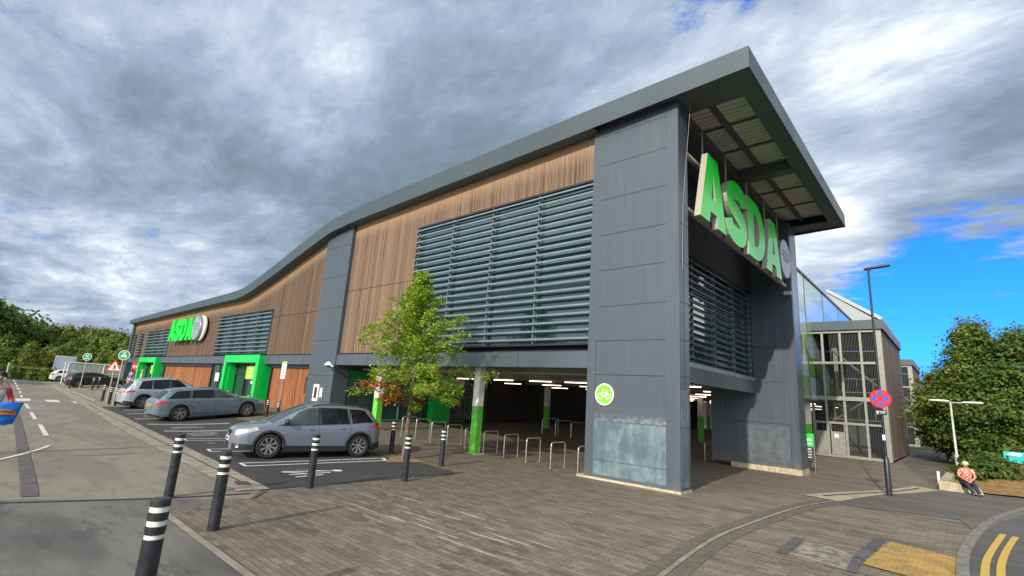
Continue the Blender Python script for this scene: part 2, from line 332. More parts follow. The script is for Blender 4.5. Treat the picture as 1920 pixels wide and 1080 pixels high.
def paver(t, b, oc, P):
    br = t.n('ShaderNodeTexBrick', {'Vector': P, 'Color1': (0, 0, 0, 1), 'Color2': (1, 1, 1, 1), 'Mortar': (.5, .5, .5, 1), 'Scale': 1.0, 'Mortar Size': .0045, 'Mortar Smooth': .3, 'Brick Width': .25, 'Row Height': .10}, offset=.5)
    big = t.noise(t.mapp(P, (.35, 1.0, 1)), .9, 6, .62, .5); mid = t.noise(t.mapp(P, (.5, 3.2, 1)), 1.3, 7, .68); fine = t.noise(P, 45, 3, .7)
    rnd = t.n('ShaderNodeRGBToBW', {0: br.outputs[0]}).outputs[0]
    c = t.mix(rnd, (.102, .082, .058), (.195, .162, .118))
    s = t.n('ShaderNodeSeparateXYZ', {0: P}); lf = t.rng(s.outputs[0], -9.5, -3.0); rw = t.n('ShaderNodeTexWhiteNoise', {'W': t.m('FLOOR', t.m('DIVIDE', s.outputs[1], .10))}, noise_dimensions='1D').outputs[0]
    c = t.mix(t.m('MULTIPLY', t.m('MULTIPLY', t.rng(t.m('ADD', t.m('MULTIPLY', rw, .25), big), .46, .66), .9), lf), c, t.mix(rnd, (.19, .158, .112), (.29, .245, .178)))
    c = t.mix(t.m('MULTIPLY', t.rng(mid, .52, .70), .5), c, (.235, .205, .155))
    c = t.mix(t.m('MULTIPLY', t.rng(fine, .4, .75), .4), c, (.04, .036, .032))
    # limescale streaks along the courses
    stx = t.noise(t.mapp(P, (.5, 7.0, 1), (2.2, 0, 0)), 1.1, 8, .72); s = t.n('ShaderNodeSeparateXYZ', {0: P})
    dx = t.m('ABSOLUTE', t.m('ADD', s.outputs[0], 6.9)); dy = t.m('ABSOLUTE', t.m('ADD', s.outputs[1], -5.9))
    area = t.m('MULTIPLY', t.rng(dx, 3.4, 1.0), t.rng(dy, 1.7, .3))
    c = t.mix(t.m('MULTIPLY', t.m('MULTIPLY', t.rng(stx, .53, .62), area), .85), c, (.50, .48, .44))
    ms = t.noise(P, .55, 5, .6); c = t.mix(t.m('MULTIPLY', t.rng(ms, .6, .75), .45), c, (.13, .115, .05))
    st = t.noise(P, 1.1, 6, .7); c = t.mix(t.m('MULTIPLY', t.rng(st, .58, .72), .35), c, (.028, .025, .022))
    c = t.mix(t.m('MULTIPLY', br.outputs[1], .8), c, (.03, .026, .02)); gv = t.n('ShaderNodeTexVoronoi', {'Vector': P, 'Scale': 3.2}); c = t.mix(t.rng(gv.outputs[0], .035, .022), c, (.45, .43, .40)); gv2 = t.n('ShaderNodeTexVoronoi', {'Vector': t.mapp(P, (1, 1, 1), (.37, .71, 0)), 'Scale': 1.9}); c = t.mix(t.m('MULTIPLY', t.rng(gv2.outputs[0], .06, .03), .7), c, (.03, .028, .025))
    t.set(b, 'Base Color', c); t.set(b, 'Roughness', t.rng(fine, .2, .8, .75, .95))
    h = t.m('ADD', t.m('MULTIPLY', t.m('SUBTRACT', 1.0, br.outputs[1]), .6), t.m('ADD', t.m('MULTIPLY', rnd, .35), t.m('MULTIPLY', fine, .25))); bump(t, b, h, .006, .7)
M['paver'] = mat('brown_block_paving', fn=paver)
M['kerb'] = mat('kerb_stone', fn=mottled((.20, .18, .14), (.31, .28, .21), 3, .8, .9, .01))
M['kerbg'] = mat('kerb_granite', fn=mottled((.15, .14, .12), (.25, .235, .20), 8, .8, .9, .01))
def tact(t, b, oc, P):
    vo = t.n('ShaderNodeTexVoronoi', {'Vector': P, 'Scale': 15.0, 'Randomness': 0.0}); d = t.rng(vo.outputs[0], .42, .25)
    n = t.noise(P, 3, 7, .7, .6); c = t.mix(t.rng(n, .35, .62), (.48, .30, .075), (.30, .19, .06)); c = t.mix(t.m('MULTIPLY', d, .3), c, (.62, .42, .14)); t.set(b, 'Base Color', c); bump(t, b, d, .006, .8); b.inputs['Roughness'].default_value = .85
M['tact'] = mat('buff_tactile', fn=tact)
M['cover'] = mat('cover_infill', fn=mottled((.12, .105, .08), (.34, .30, .24), 5, .7, .9, .01))
def worn(c, k=.5):
    def fn(t, b, oc, P):
        n = t.noise(P, 9, 7, .7); t.set(b, 'Base Color', t.mix(t.m('MULTIPLY', t.rng(n, .5, .72), k), c, (.13, .12, .11))); b.inputs['Roughness'].default_value = .7
    return fn
M['line'] = mat('white_marking', fn=worn((.62, .60, .52), .6)); M['linen'] = mat('fresh_white_marking', fn=worn((.72, .71, .68), .35)); M['lineg'] = mat('grey_marking', fn=worn((.34, .32, .29), .4))
M['liney'] = mat('yellow_marking', fn=worn((.62, .40, .07), .5))
M['soil'] = mat('dry_grass_bed', fn=mottled((.20, .10, .035), (.36, .22, .07), 3, .9, 1, .05))
M['grass'] = mat('rough_grass', fn=mottled((.06, .075, .025), (.13, .12, .045), 1, .9, 1, .05))
M['treepit'] = mat('tree_pit_grit', fn=mottled((.20, .145, .07), (.30, .22, .11), 8, .9, 1, .01))
# ================================================================== GROUND
GX = [-600, -400, -300, -220, -170, -145, -130, -120] + list(range(-115, -40, 5)) + [x*1.0 for x in range(-40, 9)] + [12, 18, 30, 60, 120, 250]
GY = [-300, -150, -80, -40, -25, -15, -8, -4] + [y*1.0 for y in range(-2, 51)] + [55, 60, 65, 70, 80, 100, 140, 200, 300, 500]
def sheet(name, pts, dz, m, th=0, parent=None):
    bm = bmesh.new(); vs = [bm.verts.new((p[0], p[1], 0)) for p in pts]; f = bm.faces.new(vs)
    if f.normal.z < 0: f.normal_flip()
    bmesh.ops.triangulate(bm, faces=bm.faces)
    xs = [p[0] for p in pts]; ys = [p[1] for p in pts]
    for L, lo, hi, n in ((GX, min(xs), max(xs), (1, 0, 0)), (GY, min(ys), max(ys), (0, 1, 0))):
        for c in L:
            if lo+1e-4 < c < hi-1e-4:
                bmesh.ops.bisect_plane(bm, geom=bm.verts[:]+bm.edges[:]+bm.faces[:], dist=1e-5, plane_co=(n[0]*c, n[1]*c, 0), plane_no=n)
    bm.normal_update()
    for f in bm.faces:
        if f.normal.z < 0: f.normal_flip()
    bmesh.ops.triangulate(bm, faces=[f for f in bm.faces if len(f.verts) > 3])
    if th:
        r = bmesh.ops.extrude_face_region(bm, geom=bm.faces[:]); 
        top = [v for v in r['geom'] if isinstance(v, bmesh.types.BMVert)]; ts = set(top)
        for v in bm.verts: v.co.z = g(v.co.x, v.co.y)+(dz+th if v in ts else dz-.03)
        bmesh.ops.recalc_face_normals(bm, faces=bm.faces)
    else:
        for v in bm.verts: v.co.z = g(v.co.x, v.co.y)+dz
    me = bpy.data.meshes.new(name); bm.to_mesh(me); bm.free(); me.materials.append(m)
    o = bpy.data.objects.new(name, me); COL.objects.link(o); o.parent = parent
    return o
def P2(pts): return [(lambda v: (v.x, v.y))(G(*p)) for p in pts]
def strip_pts(pts, wd):
    pts = [Vector((p[0], p[1])) for p in pts]; L = []; Rr = []
    for i, p in enumerate(pts):
        d = (pts[min(i+1, len(pts)-1)]-pts[max(i-1, 0)]).normalized(); n = Vector((-d.y, d.x))*wd/2
        L.append(p+n); Rr.append(p-n)
    return [tuple(v) for v in L+Rr[::-1]]
def resample(pts, n):
    pts = [Vector((p[0], p[1])) for p in pts]; out = []
    for i in range(len(pts)-1):
        p0, p1, p2, p3 = pts[max(i-1, 0)], pts[i], pts[i+1], pts[min(i+2, len(pts)-1)]
        for k in range(n):
            t = k/n; out.append(.5*((2*p1)+(p2-p0)*t+(2*p0-5*p1+4*p2-p3)*t*t+(-p0+3*p1-3*p2+p3)*t**3))
    return [tuple(v) for v in out+[pts[-1]]]
def strip_mesh(paths, dz, name, m, parent=None):
    "several marking strips as one sheet-like object, each a quad run on the terrain"
    mb = MB()
    for pts, wd in paths:
        fine = []
        for a, b in zip(pts, pts[1:]):
            a = Vector(a[:2]); b = Vector(b[:2]); n = max(1, int((b-a).length/.7)); fine += [a.lerp(b, k/n) for k in range(n)]
        fine.append(Vector(pts[-1][:2])); q = strip_pts(fine, wd); n = len(fine)
        vs = [(x, y, g(x, y)+dz) for x, y in q]; mb.add(vs, [(i, 2*n-1-i, 2*n-2-i, i+1) for i in range(n-1)])
    o = mb.build(name, m, parent, fix=False)
    bm = bmesh.new(); bm.from_mesh(o.data); bm.normal_update()
    for f in bm.faces:
        if f.normal.z < 0: f.normal_flip()
    bm.to_mesh(o.data); bm.free(); return o
struct(sheet('ground', [(-600, -300), (250, -300), (250, 500), (-600, 500)], -.012, M['grass']))
kin = [(506, 918), (400, 863), (320, 825), (268, 800), (233, 782), (187, 763), (150, 745), (117, 729), (100, 720), (88, 713)]
kout = [(444, 922), (330, 861), (217, 800), (180, 777), (150, 758), (117, 737), (95, 724), (83, 716)]
KI, KO = P2(kin), P2(kout)
struct(sheet('road', [(-11.45, 1.38), (-12.6, -6), (-20, -60), (-190, -60), (-190, 70), (-118, 60), (-118, 22), (-66, 22), (-57, 11)] + KI[::-1][2:] + [(-9.86, 4.3)], .0, M['road']))
struct(sheet('forecourt', [(KI[5][0]-.3, KI[5][1]), (KI[5][0]+.3, 9.8), (-34.4, 9.8), (-34.4, 13.4), (-68, 13.4), (-68, 30), (-125, 30), (-118, 14)] + KI[::-1][:5], .004, M['road']))
struct(sheet('near_road_patch', [(-11.45, 1.38), (-12.6, -6), (-14, -12), (3, -12), (3, 2.66), (-9.6, 2.72), (-9.9, 4.2)], .002, M['roadn']))
struct(sheet('path', [(-9.6, 2.72), (-9.95, 4.25), (-10.75, 4.8), (-10.5, 9.9), (-35, 9.9), (-66, 12.6), (-66, 60), (-8.5, 60), (-.9, 60), (-.9, 24.3), (-.9, 23), (1.2, 23), (.3, 17), (-.3, 12), (-.3, 2.72)], .0, M['paver']))
kl = [(1793, 1080), (1800, 1032), (1834.6, 989.5), (1881.6, 964), (1920, 953)]; kr = [(1807, 1080), (1814, 1036), (1843, 1002), (1890, 972), (1920, 962)]
KL = resample(P2(kl), 5); KL = [(KL[0][0]-.05, KL[0][1]-5)] + KL + [(KL[-1][0]+1.6, KL[-1][1]+3.2), (KL[-1][0]+5, KL[-1][1]+6)]
KR = [(x+.15, y-.03) for x, y in KL]
struct(sheet('footway', P2([(1574, 941), (1600, 950), (1700, 962), (1800, 975)]) + [k for k in KL if k[1] > 15.0] + [(7, 33), (-.5, 31), (-.85, 25.5)] + P2([(1762, 920), (1660, 927.6)]), .010, M['ftar']))
struct(sheet('side_road', [(KR[0][0], KR[0][1])] + KR[1:] + [(14, 32), (60, 40), (60, -10), (0, -10)], -.004, M['mtar']))
kk = KL + KR[::-1]
struct(sheet('kerb', kk, .0, M['kerbg'], th=.045))
struct(sheet('back_path', [(-7, 60), (-.2, 60), (3, 52), (1.2, 41), (-.9, 33), (-.9, 29.9), (-1.2, 29.7), (-3.2, 41), (-3.2, 55)], .008, M['ftar']))
pk = KI[:6]
struct(sheet('parking_bays', pk + [(pk[-1][0]+.6, 10.0), (-13.7, 9.75)] + P2([(800, 871), (858, 888)]), .011, M['dtar']))
struct(sheet('kerb_strip', KI[:9] + KO[:7][::-1], .016, M['kerb']))
dg = [tuple(Vector(a).lerp(Vector(b), .35)) for a, b in zip(P2([(476, 913), (400, 870), (300, 822), (232, 788), (187, 766), (150, 749), (117, 732)]), P2([(457, 908), (390, 873), (290, 823), (228, 790), (180, 768), (147, 750), (114, 733)]))]
SL = strip_mesh([(P2([(457.7, 908.3), (352, 854), (246.5, 800), (200, 777.5), (165, 758)]), .035)], .021, 'drain_slot', M['black']); struct(SL)
struct(sheet('paving_edge', strip_pts([(3, 2.69), (-6, 2.70), (-9.62, 2.76)], .10), .014, M['kerb']))
ec = resample(P2([(1241, 1080), (1305, 1032), (1356, 1002), (1416, 979), (1463, 962), (1510, 949), (1548, 942.5), (1574, 940)]), 4); ec = [(-3.0, 3.0)]+ec
struct(strip_mesh([(ec, .075)], .014, 'curved_paving_edge', M['kerb']))
struct(strip_mesh([([(x-.17, y+.03) for x, y in ec], .20), ([(x+.17, y-.03) for x, y in ec], .20)], .006, 'soldier_course', mat('soldier_paver', fn=mottled((.105, .09, .072), (.15, .13, .10), 7, .8, .9, .01))))
wd = P2([(1503.6, 928.5), (1713, 911.7), (1762, 920), (1660, 927.6), (1574, 941)])
struct(sheet('wedge_paving', wd, .017, mat('buff_slab', fn=mottled((.34, .30, .20), (.50, .44, .30), 4, .8, .9, .01))))
struct(strip_mesh([(P2([(1544, 931), (1724, 916)]), .10)], .023, 'wedge_channel', M['black']))
# pavings and covers
struct(sheet('tactile_paving', P2([(1668, 1017), (1795, 1048), (1790, 1086), (1716, 1086), (1618, 1059)]), .016, M['tact']))
struct(strip_mesh([(P2([(1651, 1012), (1596, 1058)]), .16), (P2([(1499, 1009), (1464, 1038)]), .15), (P2([(1610, 1043), (1596, 1074)]), .13)], .012, 'dark_paving_course', M['mtar']))
mh = thing('manhole_cover', 'rectangular recessed service cover with stony infill in the block paving', 'manhole cover', G(1547, 1040))
mhp = P2([(1512, 1014), (1600.5, 1041), (1589, 1068), (1484, 1038.6)])
fr = sheet('frame', mhp, .012, M['steel'], th=.004); fr.parent = mh; fr.matrix_parent_inverse = Matrix.Translation(mh.location).inverted()
cxy = Vector((sum(p[0] for p in mhp)/4, sum(p[1] for p in mhp)/4)); inn = [tuple(cxy+(Vector(p)-cxy)*.955) for p in mhp]
pl = sheet('infill', inn, .0165, M['cover'], th=.003); pl.parent = mh; pl.matrix_parent_inverse = Matrix.Translation(mh.location).inverted()
hm = strip_mesh([(P2([(1550, 1030), (1566, 1035)]), .03), (P2([(1530, 1046), (1548, 1051)]), .03)], .022, 'lifting_slot', M['black']); hm.parent = mh; hm.matrix_parent_inverse = Matrix.Translation(mh.location).inverted()
struct(sheet('tree_pit', P2([(733, 857), (762, 855), (800, 868), (722, 867)]), .018, M['treepit']))
dr = MB(); q = P2([(438, 888+16), (462, 904), (474, 911), (444, 911)])
struct(sheet('drain_cover', q, .022, mat('iron_cover', (.06, .045, .045), .6)))
# ---- markings
dbl = []
for a, b, wdt in (((450, 869.5), (719, 860), .08), ((461, 875), (719, 864.5), .08), ((450, 869.5), (461, 875), .08), ((719, 860), (722, 865), .1),
               ((389, 843), (520, 841), .07), ((395, 847.5), (520, 845.5), .07), ((389, 843), (395, 847.5), .07), ((342.5, 823), (480, 821.5), .06), ((350, 826.7), (480, 825), .06), ((342.5, 823), (350, 826.7), .06)):
    dbl.append((P2([a, b]), wdt))
for a, b in (((530, 885.8), (622, 884)), ((542, 891), (619, 887)), ((554, 895.5), (606, 891)), ((527, 886), (575, 889)), ((575, 883), (610, 884))): dbl.append((P2([a, b]), .07))
struct(strip_mesh(dbl, .016, 'bay_marking', M['linen']))
b2 = []
for a, b, wdt in (((306.7, 809), (440, 807.5), .22), ((276.7, 796), (430, 794.5), .22), ((251.7, 786), (330, 784.5), .2), ((238, 776.7), (290, 776), .2), ((232, 769.5), (285, 769), .2)): b2.append((P2([a, b]), wdt))
for a, b in (((320, 802), (370, 800.6)), ((322, 804), (382, 802)), ((352, 815), (408, 814)), ((357, 818), (400, 816)), ((350, 813.5), (404, 812)), ((270, 779.3), (300, 779)), ((267, 781), (290, 780.6)), ((388, 832), (402, 831.5))): b2.append((P2([a, b]), .10))
struct(strip_mesh(b2, .016, 'grey_bay_marking', mat('dull_white_marking', fn=worn((.45, .43, .38), .4))))
el = MB(); c = G(632, 883.5); el.v = []; 
el.disc(c+Vector((0, 0, .017)), (1, 0, 0), (0, 1, 0), .13, 20); struct(el.build('symbol_head_marking', M['linen'], fix=False))
rm = []
for a, b, wdt in (((48.3, 757.5), (53.8, 766.7), .13), ((58, 773), (66.2, 786.7), .13), ((75, 796.7), (87, 817.5), .13), ((136, 752.7), (144, 756.5), .16),
               ((39.5, 741.5), (41, 745), .13), ((37, 733.5), (38.6, 737), .13), ((33.5, 727), (35, 731), .13), ((31, 722), (32, 725), .13), ((28.5, 717), (29.5, 720.3), .13), ((25.5, 712.4), (26.5, 715), .13), ((20, 700.5), (23.5, 709), .12),
               ((8, 708.5), (17, 709.3), .25), ((28, 710), (37, 710.8), .25), ((48, 711.7), (57, 712.3), .25)):
    rm.append((P2([a, b]), wdt))
rm.append((resample(P2([(92, 836), (80, 841), (58, 847.5), (33, 854), (0, 862), (-40, 868)]), 4), .11))
for k in range(9):
    t = k/9; a = (125+55*t, 730+22.5*t); b = (125+55*(t+.05), 730+22.5*(t+.05)); rm.append((P2([a, b]), .14))
struct(strip_mesh(rm, .012, 'road_marking', M['line']))
struct(sheet('speed_block_marking', P2([(28, 747.5), (57.5, 747.5), (58, 752), (31, 752.5)]), .012, M['line']))
struct(sheet('speed_block_marking', P2([(83, 750), (108, 750), (114.5, 755), (89, 754)]), .012, M['line']))
struct(strip_mesh([(P2([(-20, 742), (5, 743.5), (120, 749)]), .10), (P2([(60, 741), (125, 744)]), .08)], .010, 'tarred_joint', M['black']))
tj = strip_mesh([(resample(P2([(15, 719), (16, 733), (19, 750), (30, 780), (38, 820), (45, 860), (52, 900), (55, 932)]), 3), .22)], .0115, 'tar_strip', mat('old_tar_strip', fn=mottled((.075, .072, .065), (.12, .11, .10), 4, .8, .9))); struct(tj)
struct(strip_mesh([(P2([(-60, 947), (0, 944), (200, 938.5), (330, 934), (470, 926)]), .07)], .012, 'cross_joint', M['black']))
struct(sheet('dark_road_patch', P2([(-70, 694), (0, 697.5), (72, 702), (74, 706), (66, 708.5), (87, 722), (0, 718), (-70, 713)]), .010, mat('dark_patch', fn=tarmac((.07, .072, .078), (.09, .09, .092), (.11, .10, .10)))))
yl = [resample(P2([(1846.5, 1080), (1849.5, 1053.5), (1860, 1032), (1881.5, 1002)]), 4), resample(P2([(1877, 1080), (1878, 1058), (1888, 1032), (1905, 1007)]), 4)]
yl = [[(p[0][0]-.02, p[0][1]-3)]+p for p in yl]
struct(strip_mesh([(p, .10) for p in yl], .006, 'double_yellow_line', M['liney']))
# ================================================================== MAIN BUILDING
YF = 12.97; YW = 13.2; YR = 12.6
ROOF = [(-67.2, 7.68), (-48, 8.0), (-39, 8.13), (-37.3, 8.18), (-36.3, 8.27), (-34.9, 8.52), (-31.4, 9.40), (-28.8, 10.12), (-26.6, 10.68), (-25.4, 10.99), (-24.9, 11.07), (-23.6, 11.18), (-22.0, 11.28), (-17, 11.45), (-8.3, 11.70), (-3.42, 11.79)]
FH = [(-67.2, .42), (-40, .55), (-30, .70), (-20, .76), (-8, .72), (-3.42, .64)]
rt = lambda x: ip(x, ROOF); rb = lambda x: ip(x, ROOF)-ip(x, FH)
BL = thing('supermarket_building', 'long two storey supermarket with timber cladding, grey piers, louvres and an undulating roof', 'supermarket', (-30, 13, 0))
def part(mb, name, m, par=None, **k):
    if k.pop('each', False): return mb.each(name, m, par or BL, **k)[0]
    return mb.build(name, m, par or BL, **k)
# roof slab with fascia
xs = sorted(set([p[0] for p in ROOF]+[-67.2+i*1.6 for i in range(40)])); xs = [x for x in xs if x <= -3.42]
mb = MB(); n = len(xs)
for y0, y1 in ((YR, 27.3),):
    vs = []
    for x in xs: vs += [(x, y0, rb(x)), (x, y0, rt(x)), (x, y1, rt(x)), (x, y1, rb(x))]
    fs = []
    for i in range(n-1):
        a, b = 4*i, 4*i+4
        fs += [(a, b, b+1, a+1), (a+1, b+1, b+2, a+2), (a+2, b+2, b+3, a+3)]
    fs += [(0, 1, 2, 3), (4*n-4, 4*n-1, 4*n-2, 4*n-3)]
    mb.add(vs, fs)
rf = part(mb, 'roof', M['fascia'], smooth=25, fix=True)
mb = MB()
for x in np.arange(-66, -4, 3.2): mb.box(x-.007, x+.007, YR-.003, YR+.01, rb(x)+.012, rt(x)-.01)
for yy in np.arange(14.5, 27, 3.0): mb.box(-3.425, -3.417, yy-.007, yy+.007, rb(-3.42)+.01, 11.78)
part(mb, 'panel_joint', M['soff'])
mb = MB()   # soffit recessed inside the fascia, open over the corrugated deck
sx = [x for x in xs if x <= -8.3]
vs = []; 
for x in sx: vs += [(x, YR+.02, rb(x)+.02), (x, 27.2, rb(x)+.02)]
mb.add(vs, [(2*i, 2*i+1, 2*i+3, 2*i+2) for i in range(len(sx)-1)])
z = 11.20
mb.box(-8.3, -3.44, YR+.02, 13.95, z, z+.06); mb.box(-3.95, -3.45, 13.95, 27.2, z, z+.06); mb.box(-8.3, -5.9, 13.95, 27.2, z-.02, z+.04); mb.box(-5.9, -3.95, 26.3, 27.2, z, z+.06)
mb.box(-5.9, -3.95, 19.5, 20.0, z-.03, 11.62); mb.box(-5.16, -5.0, 13.95, 26.3, z+.26, 11.62)
for yy in (15.9, 17.75, 22.3, 24.3): mb.box(-5.9, -3.95, yy-.02, yy+.02, z+.33, 11.62)
mb.box(-5.9, -5.88, 13.95, 26.3, z, 11.62); mb.box(-3.97, -3.95, 13.95, 26.3, z, 11.62); mb.box(-5.9, -3.95, 13.93, 13.95, z, 11.62)
part(mb, 'soffit', M['soff'])
mb = MB(); mb.box(-5.9, -3.95, 13.95, 26.3, 11.60, 11.66); part(mb, 'corrugated_deck', M['corr'])
# piers -----------------------------------------------------------
def seams(mb, x0, x1, y, zs, vx=(), z0=1.7, z1=10.8):
    for zz in zs: mb.box(x0, x1, y-.003, y+.01, zz-.011, zz+.011)
    for x in vx: mb.box(x-.008, x+.008, y-.003, y+.01, z0, z1)
T1 = (-8.45, -5.55)
mb = MB(); mb.box(T1[0], T1[1], YF, 13.62, .05, 11.18); part(mb, 'corner_pier', M['panel'])
mb = MB(); zs = [2.95, 3.95, 5.0, 6.15, 7.3, 8.5, 9.7, 10.75]; seams(mb, T1[0]+.30, T1[1]-.38, YF, zs, (T1[0]+.30,), 1.6, 4.0)
mb.box(T1[1]-.0, T1[1]+.004, YF+.30, YF+.315, .1, 11.1)
for zz in [1.6]+zs: mb.box(T1[1], T1[1]+.004, YF+.05, 13.6, zz-.01, zz+.01)
part(mb, 'panel_joint', M['black'])
mb = MB()
for zz in np.arange(.6, 11, .62):
    for (x, y) in ((T1[1]-.33, YF), (T1[1]-.08, YF)):
        mb.lathe((x, y, zz), (0, -1, 0), [(0, .009), (.005, .007), (.006, 0)], 6)
    mb.lathe((T1[1], YF+.25, zz), (1, 0, 0), [(0, .009), (.006, .007), (.007, 0)], 6); mb.lathe((T1[1], YF+.58, zz+.2), (1, 0, 0), [(0, .009), (.006, .007), (.007, 0)], 6)
part(mb, 'rivet', M['steel'])
mb = MB(); mb.box(T1[0]+.30, T1[1]-.38, YF-.012, YF+.01, .55, 1.62); mb.box(T1[0]+.30, T1[1]-.38, YF-.012, YF+.01, .14, .535); mb.box(T1[1]-.01, T1[1]+.012, YF+.06, YF+.52, .14, 1.62); mb.box(T1[1]-.01, T1[1]+.012, YF+.06, YF+.52, 1.64, 2.6)
part(mb, 'lower_panel', M['scrub'])
# pale abrasion band just above the lower panel
def abr(t, b, oc, P):
    s = t.n('ShaderNodeSeparateXYZ', {0: P}); n = t.noise(t.mapp(P, (2, 1, 3)), 2.4, 6, .7)
    f = t.m('MULTIPLY', t.rng(s.outputs[2], 1.9, 1.64), t.rng(n, .35, .7)); t.set(b, 'Base Color', t.mix(f, (.066, .086, .106), (.24, .28, .285))); b.inputs['Roughness'].default_value = .42
mb = MB(); mb.box(T1[0]+.30, T1[1]-.38, YF-.005, YF+.01, 1.64, 2.05); part(mb, 'scuffed_panel', mat('scuffed_cladding', fn=abr))
mb = MB(); mb.box(T1[0]-.25, T1[1]+.02, YF-.03, 13.66, -.25, .06); part(mb, 'plinth', M['concrete'])
T2 = (-9.3, -5.48); Y2 = 25.4
mb = MB(); mb.box(T2[0], T2[1], Y2, 26.7, -.12, 11.18); part(mb, 'rear_pier', M['panel'])
mb = MB(); seams(mb, T2[0], T2[1]-.35, Y2, [1.75, 3.6, 5.2, 6.8, 8.4, 10.0])
for zz in [1.4, 2.9, 4.3, 5.8, 7.2, 8.7, 10.1]: mb.box(T2[1], T2[1]+.004, Y2+.05, 26.65, zz-.012, zz+.012)
mb.box(T2[1]-.36, T2[1]-.345, Y2-.003, Y2+.01, -.1, 1.7)
part(mb, 'panel_joint', M['black'])
mb = MB(); mb.box(-8.0, T2[1]-.38, Y2-.014, Y2+.01, .05, 1.62); part(mb, 'lower_panel', M['scrub2'])
mb = MB(); mb.box(-8.4, T2[1]+.03, Y2-.05, 26.75, -.6, -.12); part(mb, 'plinth', M['concrete'])
mb = MB(); mb.box(T2[1]-.02, T2[1]+.01, Y2+.12, 26.5, -.1, 11.15); part(mb, 'pier_edge', M['band'])
P2x = (-25.95, -23.35)
mb = MB(); mb.prism([(P2x[0], YF, -.05), (P2x[1], YF, -.05), (P2x[1], YF, rb(P2x[1])+.02), (P2x[0], YF, rb(P2x[0])+.02)], (0, .85, 0)); part(mb, 'middle_pier', M['panel'])
mb = MB(); seams(mb, P2x[0], P2x[1]-.02, YF, [2.6, 4.4, 6.1, 7.8, 9.5]); part(mb, 'panel_joint', M['black'])
mb = MB(); mb.box(-67.2, -66.55, YF, 13.9, 0, rb(-67)+.03); part(mb, 'end_pier', M['panel'])
# band beam ---------------------------------------------------------
def band(x0, x1):
    mb = MB(); mb.add([(x0, YF+.05, 3.15), (x1, YF+.05, 3.15), (x1, YF+.05, 3.66), (x0, YF+.05, 3.66), (x0, YW+.1, 3.74), (x1, YW+.1, 3.74), (x0, YW+.5, 3.15), (x1, YW+.5, 3.15)],
        [(0, 1, 2, 3), (3, 2, 5, 4), (0, 6, 7, 1), (1, 7, 5, 2), (0, 3, 4, 6)]); return mb
mb = band(P2x[1], T1[0]); part(mb, 'band_beam', M['band'])
mb = band(-66.55, P2x[0]); part(mb, 'band_beam', M['band'])
mb = MB()
for x in np.arange(-64, -9, 3.1):
    if not P2x[0] < x < P2x[1]: mb.box(x-.008, x+.008, YF+.045, YF+.06, 3.15, 3.66)
part(mb, 'panel_joint', M['black'])
# end elevation beam and walls at X=-7.2
XB = -7.2
mb = MB(); mb.box(XB-.5, XB, 13.62, Y2, 3.05, 3.62); part(mb, 'band_beam', M['band'])
mb = MB(); mb.box(XB-.5, XB-.02, 13.62, Y2, 3.62, 3.78); part(mb, 'sill', M['slat'])
mb = MB(); mb.box(XB-.4, XB-.05, 13.62, Y2, 7.85, 11.2); part(mb, 'upper_wall', M['black'])
mb = MB()
for yy in np.arange(14, 25, 2.4): mb.box(XB-.06, XB-.045, yy-.01, yy+.01, 7.85, 11.2)
part(mb, 'panel_joint', M['soff'])
# louvred windows ---------------------------------------------------
def louvre(x0, x1, z0, z1, nsl, nmul, name='louvre_window', stepped=True, along='x', base=0.0, deep=.16):
    "window in the long facade (along x) or in the end wall (along y)"
    def bx(mb, a0, a1, d0, d1, c0, c1):
        if along == 'x': mb.box(a0, a1, base+d0, base+d1, c0, c1)
        else: mb.box(base-d1, base-d0, a0, a1, c0, c1)
    m = MB(); bx(m, x0, x1, .20, .24, z0, z1); root = part(m, name, M['glass'])
    m = MB(); fr = .07
    bx(m, x0-fr, x0, -.02, .24, z0-fr, z1+fr); bx(m, x1, x1+fr, -.02, .24, z0-fr, z1+fr); bx(m, x0, x1, -.02, .24, z1, z1+fr); bx(m, x0, x1, -.02, .24, z0-fr, z0)
    part(m, 'frame', M['black'], root)
    m = MB()
    for k in range(nmul+1):
        x = lerp(x0+.05, x1-.05, k/nmul); bx(m, x-.035, x+.035, .17, .205, z0, z1)
    for zz in (lerp(z0, z1, .36), lerp(z0, z1, .7)): bx(m, x0, x1, .15, .203, zz-.035, zz+.035)
    part(m, 'mullion', M['mullion'], root, each=True)
    m = MB()
    for k in range(nmul+1):
        x = lerp(x0+.05, x1-.05, k/nmul); bx(m, x-.009, x+.009, -.0, .13, z0, z1)
    part(m, 'bracket', M['slat'], root, each=True)
    sp = (z1-z0)/nsl
    for k in range(nsl):
        z = z0+sp*(k+.55); m = MB()
        a, b = .085, .03   # half depth, tilt
        if along == 'x':
            m.prism([(x0, base-.075, z-.04), (x0, base-.085, z+.01), (x0, base+.045, z+.035), (x0, base+.045, z+.02)], (x1-x0, 0, 0))
        else:
            m.prism([(base+.085, x0, z-.04), (base+.095, x0, z+.01), (base-.06, x0, z+.035), (base-.06, x0, z+.02)], (0, x1-x0, 0))
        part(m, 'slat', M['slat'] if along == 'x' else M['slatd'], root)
    return root
W1 = (-17.85, -8.48, 3.95, 9.36); W2 = (-41.2, -32.1, 3.85, 6.55); W3 = (-61.0, -53.4, 3.85, 6.15); W4 = (-64.0, -62.6, 3.85, 6.05); W5 = (-66.4, -65.3, 3.85, 6.0)
louvre(*W1, 20, 4, base=13.15); louvre(*W2, 10, 4, base=13.15); louvre(*W3, 8, 3, base=13.15); louvre(*W4, 8, 1, base=13.15); louvre(*W5, 8, 1, base=13.15)
louvre(13.7, Y2-.05, 3.85, 7.78, 15, 5, along='y', base=XB-.12)
